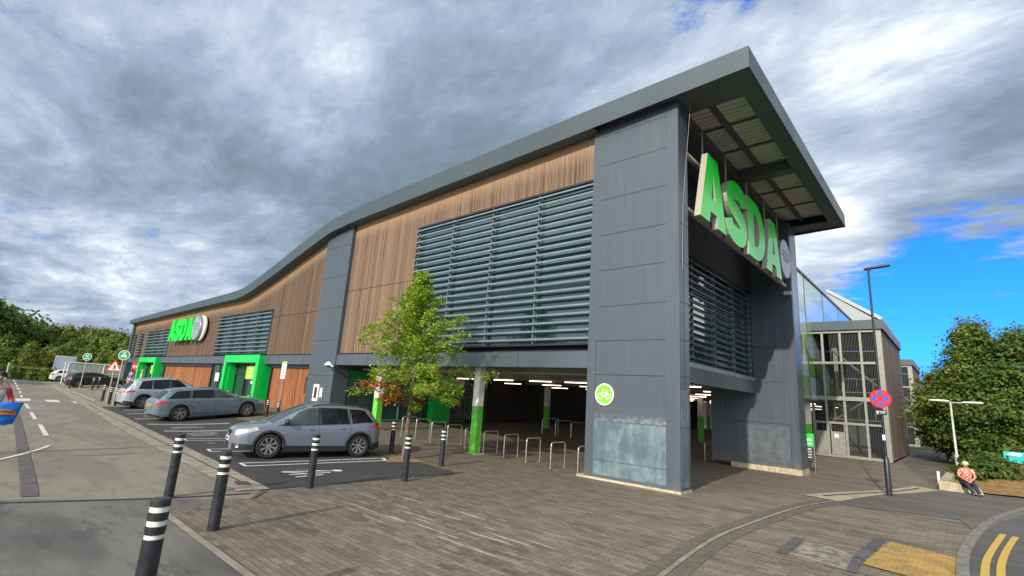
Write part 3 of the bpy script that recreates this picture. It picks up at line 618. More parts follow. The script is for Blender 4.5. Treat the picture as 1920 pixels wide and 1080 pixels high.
# timber cladding: real battens -------------------------------------
def cladding(x0, x1, zlo, zhi, m, name='timber_cladding', y=YW, joint=None):
    mb = MB(); bk = MB(); x = x0
    while x < x1-.02:
        xe = min(x+.047, x1); zl = zlo(x) if callable(zlo) else zlo; zh = zhi(x) if callable(zhi) else zhi
        if zh-zl > .05:
            d = random.uniform(0, .008)
            if joint and zl < joint < zh:
                mb.box(x, xe, y-.03-d, y, zl, joint-.012); mb.box(x, xe, y-.034+d*.5, y, joint+.012, zh)
            else: mb.box(x, xe, y-.03-d, y, zl, zh)
        x += .06
    xx = np.linspace(x0, x1, max(2, int((x1-x0)/1)+1))
    for a, b in zip(xx, xx[1:]):
        f = lambda q, v: v(q) if callable(v) else v
        bk.add([(a, y, f(a, zlo)), (b, y, f(b, zlo)), (b, y, f(b, zhi)), (a, y, f(a, zhi))], [(0, 1, 2, 3)])
    o = part(mb, name, m); at = o.data.attributes.new('drop', 'FLOAT', 'POINT'); at.data.foreach_set('value', [max(0, rb(v[0])-v[2]) for v in mb.v]); part(bk, 'backing', M['gap'], o); return o
rz_ = lambda x: rb(x)+.03
def above(wz): return wz[3]+.07
cladding(-23.35, W1[0]-.07, 3.74, rz_, M['wood'], joint=6.95); cladding(W1[0]-.07, W1[1], above(W1), rz_, M['wood'])
cladding(W2[1]+.07, P2x[0], 3.74, rz_, M['wood2'], joint=6.1); cladding(W2[0]-.07, W2[1]+.07, above(W2), rz_, M['wood2'])
cladding(W3[1]+.07, W2[0]-.07, 3.74, rz_, M['wood2'], joint=6.3); cladding(W3[0]-.07, W3[1]+.07, above(W3), rz_, M['wood2'])
cladding(W4[1]+.07, W3[0]-.07, 3.74, rz_, M['wood2']); cladding(W4[0]-.07, W4[1]+.07, above(W4), rz_, M['wood2']); cladding(W5[1]+.07, W4[0]-.07, 3.74, rz_, M['wood2']); cladding(-66.55, W5[1]+.07, above(W5), rz_, M['wood2'])
cladding(-31.1, P2x[0]-.02, 0.1, 3.10, M['woodlow'], y=YW+.15); cladding(-53.2, -41.3, .3, 3.0, M['woodlow'], y=YW+.15)
mb = MB(); mb.box(-31.1, P2x[0], YW+.0, YW+.2, 2.97, 3.15); mb.box(-53.2, -41.3, YW, YW+.2, 2.9, 3.15); mb.box(-53.3, -53.18, YW, YW+.2, 0, 3.1); mb.box(-41.32, -41.2, YW, YW+.2, 0, 3.1); mb.box(-31.2, -31.1, YW, YW+.2, 0, 3.1); part(mb, 'trim', M['black'], each=True)
# body behind the cladding
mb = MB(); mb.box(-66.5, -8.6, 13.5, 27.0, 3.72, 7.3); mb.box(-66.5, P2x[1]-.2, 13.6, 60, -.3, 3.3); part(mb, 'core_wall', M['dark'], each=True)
# store front glazing
def glazing(x0, x1, z0, z1, y, nm, name='shop_window'):
    m = MB(); m.box(x0, x1, y, y+.03, z0, z1); r = part(m, name, M['glass2']); m = MB()
    for k in range(nm+1):
        x = lerp(x0, x1, k/nm); m.box(x-.04, x+.04, y-.05, y-.002, z0, z1)
    m.box(x0, x1, y-.05, y-.002, z0+.0, z0+.1); m.box(x0, x1, y-.05, y-.002, z1-.1, z1); m.box(x0, x1, y-.048, y-.002, 2.1, 2.18); part(m, 'frame', M['trim'], r); return r
r = glazing(-41.2, -38.4, .3, 3.15, YW+.1, 2); mb = MB(); mb.box(-40.3, -39.5, YW-.0, YW+.03, 1.9, 2.5); part(mb, 'poster', M['offw'], r)
glazing(-55.8, -53.3, .3, 3.15, YW+.1, 2); glazing(-66.5, -60.9, .3, 3.15, YW+.1, 4)
# green entrance portals
def portal(x0, x1, yf, zt, zb, leg=.43, head=.47, banner=True):
    m = MB(); yb = YW+.35
    m.box(x0, x0+leg, yf, yb, zb, zt); m.box(x1-leg, x1, yf, yb, zb, zt); m.box(x0+leg, x1-leg, yf, yb, zt-head, zt)
    r = part(m, 'entrance_portal', M['green'])
    gx0, gx1 = x0+leg, x1-leg; m = MB(); m.box(gx0, gx1, yb-.12, yb-.08, zb, zt-head); d = part(m, 'shop_window', M['glass2'], r)
    m = MB(); 
    for x in (gx0+.05, lerp(gx0, gx1, .36), gx1-.05): m.box(x-.05, x+.05, yb-.2, yb-.121, zb, zt-head)
    m.box(gx0, gx1, yb-.2, yb-.121, zt-head-.12, zt-head); m.box(gx0, gx1, yb-.198, yb-.121, zb+2.0, zb+2.15); part(m, 'frame', M['trim'], d)
    m = MB(); a, b = lerp(gx0, gx1, .39), gx1-.12
    for k in range(3):
        x = lerp(a, b, k/2); m.box(x-.045, x+.045, yb-.26, yb-.201, zb, zb+2.0)
    m.box(a, b, yb-.26, yb-.201, zb, zb+.12); m.box(a, b, yb-.26, yb-.201, zb+1.9, zb+2.0); part(m, 'sliding_door', M['black'], r)
    m = MB(); m.box(gx0+.0, gx0+.06, yf+.25, yb-.2, zb, zt-head-.25); part(m, 'inner_lining', M['green'], r)
    if banner:
        m = MB(); c = lerp(gx0, gx1, .66); m.box(c-.75, c+.75, yb-.42, yb-.38, zt-head-1.02, zt-head-.22); bn = part(m, 'hanging_banner', M['lime'], r)
        m = MB()
        for (w_, z_, h_) in ((.28, .33, .05), (.16, .52, .12), (.40, .78, .07)): m.box(c-w_, c+w_, yb-.424, yb-.421, zt-head-z_-h_, zt-head-z_)
        part(m, 'print', M['white'], bn)
        m = MB(); m.box(c-.16, c+.16, yb-.27, yb-.25, zt-head-1.3, zt-head-1.12); part(m, 'door_sensor', M['white'], r)
    return r
portal(-37.5, -31.8, 12.68, 3.68, .45); portal(-60.2, -54.3, 12.68, 3.62, .6)
# undercroft -----------------------------------------------------------
mb = MB(); mb.box(P2x[1]-.2, XB-.5, 13.5, 75, 3.3, 3.6); mb.box(XB-.5, XB-.2, 26.75, 75, 3.3, 3.38); part(mb, 'undercroft_ceiling', M['ceil'], each=True)
mb = MB()
for yy in (16.2, 21.0, 28, 36, 45, 55): mb.box(P2x[1], XB-.55, yy-.15, yy+.15, 3.12, 3.3)
for xx in (-19.5, -13.6): mb.box(xx-.12, xx+.12, 13.6, 74, 3.16, 3.3)
part(mb, 'ceiling_beam', M['ceil'], each=True)
mb = MB(); mb.tube([(-23, 14.4, 3.05), (-8, 14.4, 3.05)], .05, 8); mb.tube([(-23, 14.9, 3.1), (-8, 14.9, 3.1)], .03, 8)
for x in np.arange(-22, -8, 2.5): mb.tube([(x, 14.4, 3.05), (x, 14.4, 3.3)], .012, 6)
part(mb, 'service_pipe', M['ceil'])
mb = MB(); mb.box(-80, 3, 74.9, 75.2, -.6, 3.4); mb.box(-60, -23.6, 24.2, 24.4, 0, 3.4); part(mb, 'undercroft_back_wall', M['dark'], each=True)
mb = MB(); mb.box(-23.62, -23.5, 13.82, 24.2, .2, 3.3); sw = part(mb, 'store_wall', M['glass2'])
mb = MB()
for yy in (14.0, 15.6, 17.2, 18.8, 20.6, 22.2): mb.box(-23.5, -23.44, yy-.04, yy+.04, .2, 3.3)
for zz in (.5, 2.35): mb.box(-23.5, -23.445, 13.85, 22.2, zz-.05, zz+.05)
part(mb, 'frame', M['mullion'], sw)
mb = MB(); mb.box(-23.5, -23.0, 19.3, 20.6, .2, 3.15); part(mb, 'green_pillar', M['green'], sw); mb = MB(); mb.box(-23.5, -23.42, 13.85, 19.3, 2.45, 2.95); part(mb, 'green_panel', M['dgreen'], sw)
def column(x, y, hw=.16):
    z0 = g(x, y)-.02; m = MB(); m.box(x-hw+.03, x+hw-.03, y-.132, y+.132, 1.72, 3.3); m.box(x-hw, x-hw+.03, y-.14, y+.14, 1.72, 3.3); m.box(x+hw-.03, x+hw, y-.14, y+.14, 1.72, 3.3)
    o = part(m, 'steel_column', M['colw']); m = MB(); m.box(x-hw+.03, x+hw-.03, y-.132, y+.132, z0, 1.72); m.box(x-hw, x-hw+.03, y-.14, y+.14, z0, 1.72); m.box(x+hw-.03, x+hw, y-.14, y+.14, z0, 1.72)
    part(m, 'green_base', M['colg'], o); m = MB(); m.box(x-.3, x+.3, y-.26, y+.26, z0, z0+.035); part(m, 'base_plate', M['concrete'], o); return o
c1 = G(889, 850); c2 = G(731, 815)
column(c1.x, c1.y, .145); column(-20.1, c1.y, .17)
for yy in (27.2, 36, 45, 56):
    for xx in (-20.8, -13.9): column(xx, yy, .15)
column(-7.75, 38.6, .15); column(-9.5, 32, .15)
# tube lights hung from the undercroft ceiling
mb0 = MB(); mb0.box(-.72, .72, -.035, .035, -.02, .02); proto = mb0.build('ceiling_light', M['lamp'], BL, local=True)
spots = []
for yy in (20.9, 25.6, 30.6, 35.5, 41, 47, 54, 62, 70):
    for xx in (-22.4, -19.2, -16.4, -14.0, -11.4, -8.9): spots.append((xx, yy, 3.05))
for yy in (30, 34, 40, 48, 58): spots.append((-8.2, yy, 3.05))
for i, (x, y, z) in enumerate(spots):
    o = proto if i == 0 else proto.copy()
    if i: COL.objects.link(o)
    o.location = (x+random.uniform(-.25, .25)+30, y-13, z)
# rear curtain wall along the side
XC = -7.45
mb = MB(); mb.box(XC-.1, XC-.03, 26.75, 66, 3.4, 11.7); cw = part(mb, 'curtain_wall', mat('pale_blue_glazing', (.30, .38, .42), .12, Specular_IOR_Level=.8))
mg, mw = MB(), MB(); ys_ = [26.75, 32.0, 38.2, 44.4, 50.8, 57.0, 63.2, 66]; rh = 8.3/6
for k in range(7):
    for j in range(6):
        za = 3.4+j*rh; zb_ = za+rh
        (mg if (k+j) % 2 else mw).poly([(XC-.025, ys_[k], za), (XC-.025, ys_[k+1], za), (XC-.025, ys_[k+1], zb_), (XC-.025, ys_[k], zb_)])
mg.each('green_panel', mat('sage_panel', (.20, .42, .12), .2, Coat_Weight=.5), cw, fix=False); mw.each('white_panel', mat('pale_panel', (.46, .54, .58), .2, Coat_Weight=.5), cw, fix=False)
mb = MB()
for y_ in ys_: mb.box(XC-.03, XC+.01, y_-.03, y_+.03, 3.4, 11.7)
mb.box(XC-.15, XC+.05, 26.75, 66, 11.7, 11.84); mb.box(XC-.12, XC+.03, 26.75, 40, 3.1, 3.4); part(mb, 'frame', M['slatd'], cw)
mb = MB(); mb.add([(-20, 27.3, 11.75), (XC-.1, 27.3, 11.75), (XC-.1, 66, 11.75), (-20, 66, 11.75)], [(0, 1, 2, 3)]); part(mb, 'rear_flat_roof', M['fascia'])
q = [PY(1549, 541, 84), PY(1653, 594, 84)]; mb = MB(); mb.prism([(q[1].x-.3, 84.2, -.5), (q[1].x-.3, 84.2, q[1].z-.6), (q[0].x, 84.2, q[0].z-.6), (q[0].x, 84.2, -.5)], (0, 15, 0)); part(mb, 'rear_hall_wall', mat('pale_sheet_wall', (.30, .33, .35), .5))
mb = MB(); mb.prism([q[0], q[1], q[1]-Vector((0, 0, .55)), q[0]-Vector((0, 0, .55))], (0, 16, 0)); part(mb, 'rear_hall_roof', mat('canopy_sheet', (.36, .39, .41), .5))
# ================================================================== STAIR TOWERS
def stair_tower(y0, y1, label, zb, n=44, x0=-7.75, x1=-3.55, far=False):
    t = thing('stair_tower', label, 'stair tower', ((x0+x1)/2, y0, zb), group='stair towers beside the store')
    zt = 8.0
    m = MB(); m.box(x0-.1, x1+.12, y0-.22, y1+.15, zt+.06, zt+.68); m.build('roof', M['fascia'], t)
    m = MB()
    m.box(x0, x1, y0+2.2, y0+2.3, zb, zt-1.0) if False else None
    m.box(x0, x1, y1-.15, y1, zb, zt); m.box(x0, x0+.06, y0+3, y1, zb, zt-1.0); m.box(x1-.30, x1-.08, y0+.14, y0+.24, zb, zt)
    m.each('core_wall', M['stairdark'], t)
    # timber side with boards
    m = MB(); y = y0+.2
    while y < y1:
        m.box(x1-.05, x1+.0-random.uniform(0, .012), y, min(y+.12, y1), zb+.10, zt+.06); y += .135
    m.box(x1-.1, x1-.055, y0+.12, y1, zb+.10, zt+.05)
    m.build('timber_side', M['woodst'], t)
    W = x1-x0; px_ = [0, .155, .365, .60, .835]; m = MB()
    xs_ = [x0+.05, x0+W*.2, x0+W*.45, x0+W*.72, x1-.32]
    for i, x in enumerate(xs_): m.box(x-.07, x+.07, y0-.05, y0+.08, zb, zt+.05)
    m.box(x1-.34, x1-.02, y0-.04, y0+.1, zb, zt+.05)
    for zz, h in ((zb+.09, .09), (1.9, .07), (3.5, .13), (5.85, .08), (zt-.06, .06)): m.box(x0, x1-.3, y0-.075, y0-.051, zz-h, zz+h)
    m.build('steel_frame', M['steel'], t)
    m = MB(); x = x0+.05
    while x < x1-.4: m.box(x, x+.022, y0+.085, y0+.11, zb+.15, 7.85 if x > x0+1.2 else 5.8); x += .085
    m.build('bar_screen', mat('bar_screen_paint', (.055, .06, .058), .5) if not far else M['soff'], t)
    # stairs and landings inside
    m = MB()
    for a, b in (((x0+1.2, y0+1.0, 6.9), (x1-.35, y0+1.0, 4.2)), ((x1-.5, y0+1.6, 4.1), (x0+.9, y0+1.6, 2.0))): m.tube([a, b], .07, 6)
    for zz in (2.15, 3.95): m.box(x0+.5, x1-.5, y0+1.0, y0+1.06, zz, zz+.05); m.box(x0+.5, x1-.5, y0+.9, y0+.95, zz+.9, zz+.94)
    for xx in np.arange(x0+.7, x1-.5, .45): m.box(xx, xx+.03, y0+.9, y0+.95, 2.15, 3.05); m.box(xx, xx+.03, y0+.9, y0+.95, 3.95, 4.85)
    m.box(x0+1.25, x0+1.5, y0+1.1, y0+1.3, 3.4, 7.0)
    m.build('staircase', M['steel'], t)
    g1 = MB(); a, b = xs_[0]+.09, xs_[2]-.09; c = (a+b)/2
    for u0, u1 in ((a, c-.03), (c+.03, b)):
        g1.box(u0, u1, y0-.11, y0-.077, zb+.16, zb+1.62)
        for xx in np.arange(u0+.05, u1-.03, .09): g1.box(xx, xx+.03, y0-.125, y0-.111, zb+.2, zb+1.6)
        g1.box(u0, u0+.05, y0-.11, y0-.077, zb+1.62, 1.84); g1.box(u1-.05, u1, y0-.11, y0-.077, zb+1.62, 1.84)
    gt = g1.build('gate', M['offw'] if False else M['steel'], t)
    if not far:
        m = MB(); m.disc((c+.35, y0-.127, zb+1.35), (1, 0, 0), (0, 0, 1), .13, 16); m.build('notice', M['white'], gt)
    return t
stair_tower(40, 52.4, 'nearer steel framed stair tower with grey gates and a brown timber side', -.28)
stair_tower(66, 77, 'farther stair tower, partly hidden behind the nearer one and the green trees', 0, far=True)
# ================================================================== SIGNS
def curve_letter(name, loops, depth, mats, parent, M4, bev=.0):
    "filled 2D outline (outer and holes) given thickness; front face gets mats[0], returns mats[1]"
    cu = bpy.data.curves.new(name, 'CURVE'); cu.dimensions = '2D'; cu.fill_mode = 'BOTH'; cu.extrude = depth/2
    for lp in loops:
        sp = cu.splines.new('POLY'); sp.points.add(len(lp)-1); sp.use_cyclic_u = True
        for i, p in enumerate(lp): sp.points[i].co = (p[0], p[1], 0, 1)
    tmp = bpy.data.objects.new('tmp', cu); COL.objects.link(tmp); dg_ = bpy.context.evaluated_depsgraph_get(); me = bpy.data.meshes.new_from_object(tmp.evaluated_get(dg_))
    bpy.data.objects.remove(tmp); me.materials.clear()
    for m in mats: me.materials.append(m)
    for p in me.polygons: p.material_index = 0 if p.normal.z > .5 or len(mats) == 1 else 1; p.use_smooth = False
    me.transform(M4); o = bpy.data.objects.new(name, me); COL.objects.link(o); o.parent = parent; return o
def thick(path, w_):
    return strip_pts(path, w_)
# heavy condensed capitals in a 1 x 1 box
LA = [[(0, 0), (.31, 1), (.69, 1), (1.0, 0), (.66, 0), (.62, .17), (.38, .17), (.34, 0)], [(.42, .37), (.58, .37), (.50, .76)]]
LA2 = LA
def loopS():
    P_ = resample([(.86, .70), (.80, .82), (.55, .865), (.26, .80), (.17, .68), (.30, .56), (.55, .49), (.78, .40), (.82, .28), (.70, .16), (.45, .13), (.20, .18), (.13, .32)], 4)
    return [thick(P_, .285)]
def loopD():
    out = [(0.02, 0), (0.02, 1), (.45, 1)]+[(.45+.52*math.sin(a), .5+.5*math.cos(a)) for a in np.linspace(.1, math.pi-.1, 14)]+[(.45, 0)]
    inn_ = [(.34, .22), (.34, .78), (.44, .78)]+[(.44+.21*math.sin(a), .5+.28*math.cos(a)) for a in np.linspace(.15, math.pi-.15, 10)]+[(.44, .22)]
    return [out, inn_]
LET = [('A', LA), ('S', loopS()), ('D', loopD()), ('A', LA)]
def big_sign(label, origin, ax, width, height, gap, depth, ret, normal, discr, disc_off, twod=False):
    t = thing('supermarket_sign', label, 'sign', origin)
    n = Vector(normal); a = Vector(ax)
    for i, (ch, lp) in enumerate(LET):
        R = Matrix((( a.x*width, 0, n.x, a.x*i*(width+gap)), (a.y*width, 0, n.y, a.y*i*(width+gap)), (0, height, 0, 0), (0, 0, 0, 1)))
        curve_letter('letter', lp, depth, [M['lgreen'], ret], t, R)
    c = Vector(origin)+a*(4*(width+gap)+disc_off)+Vector((0, 0, height*.52))
    m = MB(); m.lathe(c-n*depth*.5, n, [(0, discr), (depth*.8, discr), (depth*.85, discr*.98)], 40); m.disc(c+n*depth*.35, a, (0, 0, 1), discr*.985, 40); dd = m.build('round_sign', [mat('sign_disc_face', fn=mottled((.26, .30, .34), (.36, .40, .42), 2, .3, .4), Metallic=.2)], t, smooth=30)
    m = MB()
    for k, (wd_, z_) in enumerate(((.75, .34), (.95, .12), (.62, -.08))):
        for q in range(5): m.obox(c+n*(depth*.37)+a*((q-2)*wd_*discr*.34)+Vector((0, 0, z_*discr)), a, Vector((0, 0, 1)), n, wd_*discr*.12, discr*.055, .004)
    m.build('print', mat('faded_print', (.17, .22, .24), .5), dd)
    return t, c
s1, c_ = big_sign('large green lettering with cream sides hung under the overhanging roof corner', (-5.40, 13.95, 7.78), (0, 1, 0), 2.25, 2.30, .03, .19, M['cream'], (1, 0, 0), .88, .92)
m = MB()
m.box(-5.75, -5.62, 13.7, 25.1, 7.95, 8.05); m.box(-5.75, -5.62, 13.7, 25.1, 9.75, 9.85); m.box(-5.70, -5.40, 24.9, 25.15, 7.55, 7.7)
for yy in (15.2, 17.4, 19.8, 22.2, 24.2): m.tube([(-5.68, yy, 8.0), (-5.68, yy, 11.2)], .03, 6); m.box(-5.68, -5.56, yy-.05, yy+.05, 9.75, 9.85); m.box(-5.68, -5.56, yy-.05, yy+.05, 7.95, 8.05)
m.build('support_frame', M['cream'], s1)
s2, c2_ = big_sign('smaller green lettering with a round plaque on the timber wall', (-51.3, 12.72, 4.95), (1, 0, 0), 1.5, 1.78, .02, .35, M['lgreen'], (0, -1, 0), .95, .62)
m = MB(); m.lathe((c2_.x+.25, 12.98, c2_.z), (0, -1, 0), [(0, 1.0), (.12, 1.0), (.14, .96), (.14, 0)], 36); m.build('white_rim', M['white'], s2)
m = MB(); m.box(-51.2, -44, 12.95, 13.17, 5.3, 5.38); m.box(-51.2, -44, 12.95, 13.17, 6.3, 6.38); m.build('support_frame', M['soff'], s2)
# round cycle sign on the corner pier
cc = PY(1133, 739.5, YF-.02); cs = thing('cycle_sign', 'round lime green bicycle sign with white rim on the dark corner pier', 'sign', cc)
m = MB(); m.lathe(cc+Vector((0, .018, 0)), (0, -1, 0), [(0, .315), (.02, .315), (.025, .31), (.025, 0)], 44); m.build('white_rim', M['white'], cs)
m = MB(); m.lathe(cc+Vector((0, -.008, 0)), (0, -1, 0), [(0, .268), (.004, .268), (.004, 0)], 44); m.build('green_disc', mat('cycle_green', fn=worn((.20, .58, .035), .25)), cs)
m = MB(); yy = cc.y-.018
def B2(x, z): return (cc.x+x*.27, yy, cc.z+z*.27)
for wx in (-.46, .46): m.tube([B2(wx+.30*math.cos(a), -.18+.30*math.sin(a)) for a in np.linspace(0, 2*math.pi, 25)], .0125, 6)
for pth in ([(-.46, -.18), (-.12, .40), (.0, .36)], [(-.30, .08), (.02, -.22), (.32, .12), (-.22, .16)], [(.02, -.22), (.46, -.18), (.28, .34)], [(.14, .36), (.42, .36)], [(-.12, .40), (-.22, .48), (-.02, .52)]): m.tube([B2(*p) for p in pth], .0125, 6)
m.build('bicycle_symbol', M['white'], cs)
# clearway sign and street lamp
L = G(1668, 930); LT = PY(1640, 501, L.y).z; SZ = PY(1653, 748, L.y).z; lp = thing('street_lamp', 'tall slim black street lamp with a flat rectangular head', 'street lamp', L)
m = MB(); m.lathe(L-Vector((0, 0, .05)), (0, 0, 1), [(0, .085), (1.22, .085), (1.27, .06), (1.30, .045), (1.32, .045)], 14); m.build('base', M['postblk'], lp, smooth=30)
m = MB(); m.tube([L+Vector((0, 0, 1.27)), Vector((L.x-.02, L.y, LT))], [.045, .035], 12); m.build('pole', M['postblk'], lp, smooth=True)
m = MB(); m.prism([Vector((L.x-.16, L.y, LT-.04)), Vector((L.x+.58, L.y, LT+.02)), Vector((L.x+.62, L.y, LT+.06)), Vector((L.x+.56, L.y, LT+.09)), Vector((L.x-.14, L.y, LT+.02))], (0, .24, 0)); m.tube([Vector((L.x-.02, L.y+.1, LT-.1)), Vector((L.x-.02, L.y+.1, LT+.02))], .05, 8); m.build('lamp_head', M['postblk'], lp)
m = MB(); m.box(L.x+.02, L.x+.05, L.y-.2, L.y-.05, 1.28+L.z+.02, 1.55+L.z) if False else None
sg = thing('no_stopping_sign', 'round red and blue no stopping sign fixed to the black street lamp', 'road sign', (L.x, L.y-.07, SZ))
n = (Vector((0, 0, CAMH))-Vector((L.x, L.y, SZ))); n.z = 0; n.normalize(); n = (n*.35+Vector((-.12, -1, 0))*.65).normalized(); a = Vector((-n.y, n.x, 0)); c = Vector((L.x, L.y, SZ))+n*.07; up = Vector((0, 0, 1))
m = MB(); m.lathe(c-n*.008, n, [(0, .31), (.012, .31), (.014, .305), (.014, 0)], 44); m.build('red_ring', M['red'], sg)
m = MB()
for k in range(4):
    b0 = k*math.pi/2+math.radians(11)+0; pts = [(.068/math.sin(math.radians(45))*math.cos(k*math.pi/2+math.pi/4-math.pi/4)*.9, .068/math.sin(math.radians(45))*math.sin(k*math.pi/2)*.9)]
    pts += [(.235*math.cos(q), .235*math.sin(q)) for q in np.linspace(k*math.pi/2-math.radians(34), k*math.pi/2+math.radians(34), 10)]
    m.poly([c+n*.009+a*p[0]+up*p[1] for p in pts])
m.build('blue_quadrant', M['blue'], sg, fix=False)
m = MB(); m.lathe(c-n*.014, n, [(0, .30), (.005, .30)], 30); m.disc(c-n*.012, a, up, .3, 30); m.build('grey_back', M['steel'], sg)
pl_ = MB(); cp = Vector((L.x, L.y, SZ-.46))+n*.075; pl_.obox(cp, a, up, n, .15, .085, .01); o = pl_.build('plate', M['black'], sg)
m = MB(); m.obox(cp+n*.012-a*.11, a, up, n, .025, .05, .002); m.obox(cp+n*.012+a*.03+up*.03, a, up, n, .09, .008, .002); m.obox(cp+n*.012+a*.03-up*.01, a, up, n, .07, .008, .002); m.build('print', M['white'], o)
m = MB(); m.obox(Vector((L.x, L.y, 1.62))+n*.06, a, up, n, .04, .09, .004); m.build('sticker', M['white'], lp)
# white twin headed lamp
Q = G(1796, 872); Q = PY(1796, 872, 36); top = PY(1790, 755, 36)
tl = thing('street_lamp', 'grey galvanised twin arm lamp column standing in the planted bed', 'street lamp', Q)
m = MB(); m.lathe(Q, (0, 0, 1), [(-.4, .09), (.5, .09), (.58, .055), (top.z-Q.z, .04)], 12); m.build('pole', M['offw'], tl, smooth=30)
la, ra = PY(1741, 750, 36), PY(1844, 756, 36)
m = MB(); m.tube([(top.x, 36, top.z), (la.x, 36, la.z)], .025, 8); m.tube([(top.x, 36, top.z), (ra.x, 36, ra.z)], .025, 8); m.build('arm', M['offw'], tl)
for e_, s in ((la, 1), (ra, -1)):
    m = MB(); m.lathe(e_, (s, 0, 0), [(0, .02), (.08, .09), (.4, .11), (.75, .08), (.86, .03)], 12); [None for _ in ()]
    m.v = [(x, y, e_.z+(z-e_.z)*.55) for x, y, z in m.v]; m.build('lamp_head', M['white'], tl, smooth=True)
# sandwich style store directory sign
D_ = G(1519, 888); nn = Vector((.30, -1, 0)).normalized(); aa = Vector((-nn.y, nn.x, 0))
ds = thing('store_sign', 'narrow green and black information board between two steel legs beside the rear pier', 'sign', D_)
m = MB(); w_ = .22
for s in (-1, 1): m.tube([D_+aa*(s*w_), D_+aa*(s*w_)+up*1.78], .022, 8)
m.build('frame', M['stain'], ds)
m = MB(); m.obox(D_+up*1.48, aa, up, nn, w_-.02, .29, .02); gp = m.build('green_board', M['green'], ds); m = MB(); m.obox(D_+up*1.5+nn*.022, aa, up, nn, .12, .045, .002); m.obox(D_+up*1.32+nn*.022+aa*.03, aa, up, nn, .09, .03, .002); m.build('print', M['white'], gp)
m = MB(); m.obox(D_+up*.88, aa, up, nn, w_-.02, .29, .02); bp = m.build('black_board', M['trim'], ds); m = MB()
for k, wd_ in enumerate((.10, .13, .11, .11)): m.obox(D_+up*(1.08-.12*k)+nn*.022, aa, up, nn, wd_, .02+.012*(k == 0), .002)
m.build('print', M['offw'], bp)
# roadside signs
def post_sign(name, label, base, rad, hz, kind):
    b = Vector(base); n_ = Vector((1, -.55, 0)).normalized(); a_ = Vector((-n_.y, n_.x, 0)); t = thing(name, label, 'sign', b)
    m = MB(); m.tube([b, b+up*(hz-rad+.05)], .035, 8); m.build('pole', M['cream'], t)
    c = b+up*hz
    m = MB(); m.lathe(c, n_, [(-.02, rad), (.02, rad), (.02, 0)], 32); m.lathe(c, n_, [(-.02, rad), (-.02, 0)], 32); m.build('rim', M['white'], t)
    m = MB(); m.lathe(c+n_*.022, n_, [(0, rad*.88), (.003, rad*.88), (.003, 0)], 32); f = m.build('face', M['sgreen'], t); m = MB(); q = c+n_*.028
    if kind == 'car':
        m.obox(q+up*rad*.55, a_, up, n_, rad*.28, rad*.06, .002)
        m.prism([q+a_*(x*rad)+up*(z*rad) for x, z in ((-.5, -.22), (-.42, -.02), (-.26, .08), (-.15, .34), (.15, .34), (.26, .08), (.42, -.02), (.5, -.22), (.42, -.5), (.3, -.5), (.3, -.36), (-.3, -.36), (-.3, -.5), (-.42, -.5))], n_*.003)
        m.build('car_symbol', M['white'], f); m = MB(); m.prism([q+n_*.004+a_*(x*rad)+up*(z*rad) for x, z in ((-.17, .08), (-.11, .25), (.11, .25), (.17, .08))], n_*.002); m.obox(q+n_*.005-up*rad*.14, a_, up, n_, rad*.26, rad*.05, .002); m.build('symbol_detail', M['sgreen'], f)
    else:
        for z_, w2 in ((.38, .34), (.05, .24), (-.38, .46)): m.obox(q+up*z_*rad, a_, up, n_, rad*w2, rad*.07, .002)
        m.build('print', M['white'], f)
    return t
b_ = G(211, 761); ht = PY(231, 666, b_.y); depth_scale = .5
post_sign('taxi_sign', 'green round sign with a white car symbol on a thin pole behind the silver crossover', (b_.x, b_.y, b_.z), .29, ht.z-b_.z, 'car')
b2_ = G(149, 729); ht2 = PY(164, 669, b2_.y)
post_sign('round_sign', 'green round sign with three lines of writing on a thin pole beside the black hatchback', (b2_.x, b2_.y, b2_.z), .34, ht2.z-b2_.z, 'text')
b3 = G(199, 757); h3 = PY(214, 689, b3.y); n_ = Vector((1, -.55, 0)).normalized(); a_ = Vector((-n_.y, n_.x, 0))
ts = thing('pedestrian_warning_sign', 'red bordered triangular warning sign with a black walking figure on a cream pole', 'road sign', b3)
m = MB(); m.tube([b3, Vector((b3.x, b3.y, h3.z+.1))], .035, 8); m.build('pole', M['cream'], ts)
c = Vector((b3.x, b3.y, h3.z))+n_*.05; tri = lambda s, o_: [c+n_*o_+a_*(x*s*.66)+up*(z*s*.66) for x, z in ((-.56, -.36), (.56, -.36), (.62, -.28), (.06, .66), (-.06, .66), (-.62, -.28))]
m = MB(); m.prism(tri(1.0, 0), n_*.015); m.build('red_border', M['red'], ts); m = MB(); m.prism(tri(.72, .017), n_*.003); wf = m.build('white_face', M['white'], ts)
m = MB(); q = c+n_*.024-up*.02
m.disc(q+up*.19, a_, up, .036, 12)
for (x0_, z0_, x1_, z1_, w2) in ((0, .24, .02, .0, .05), (.02, .02, .14, -.2, .03), (.0, .0, -.16, -.18, .03), (0, .2, .14, .06, .022), (0, .2, -.14, .08, .022)):
    m.tube([q+a_*x0_*.62+up*z0_*.62, q+a_*x1_*.62+up*z1_*.62], w2*.62, 6)
m.build('walking_figure', M['black'], wf)
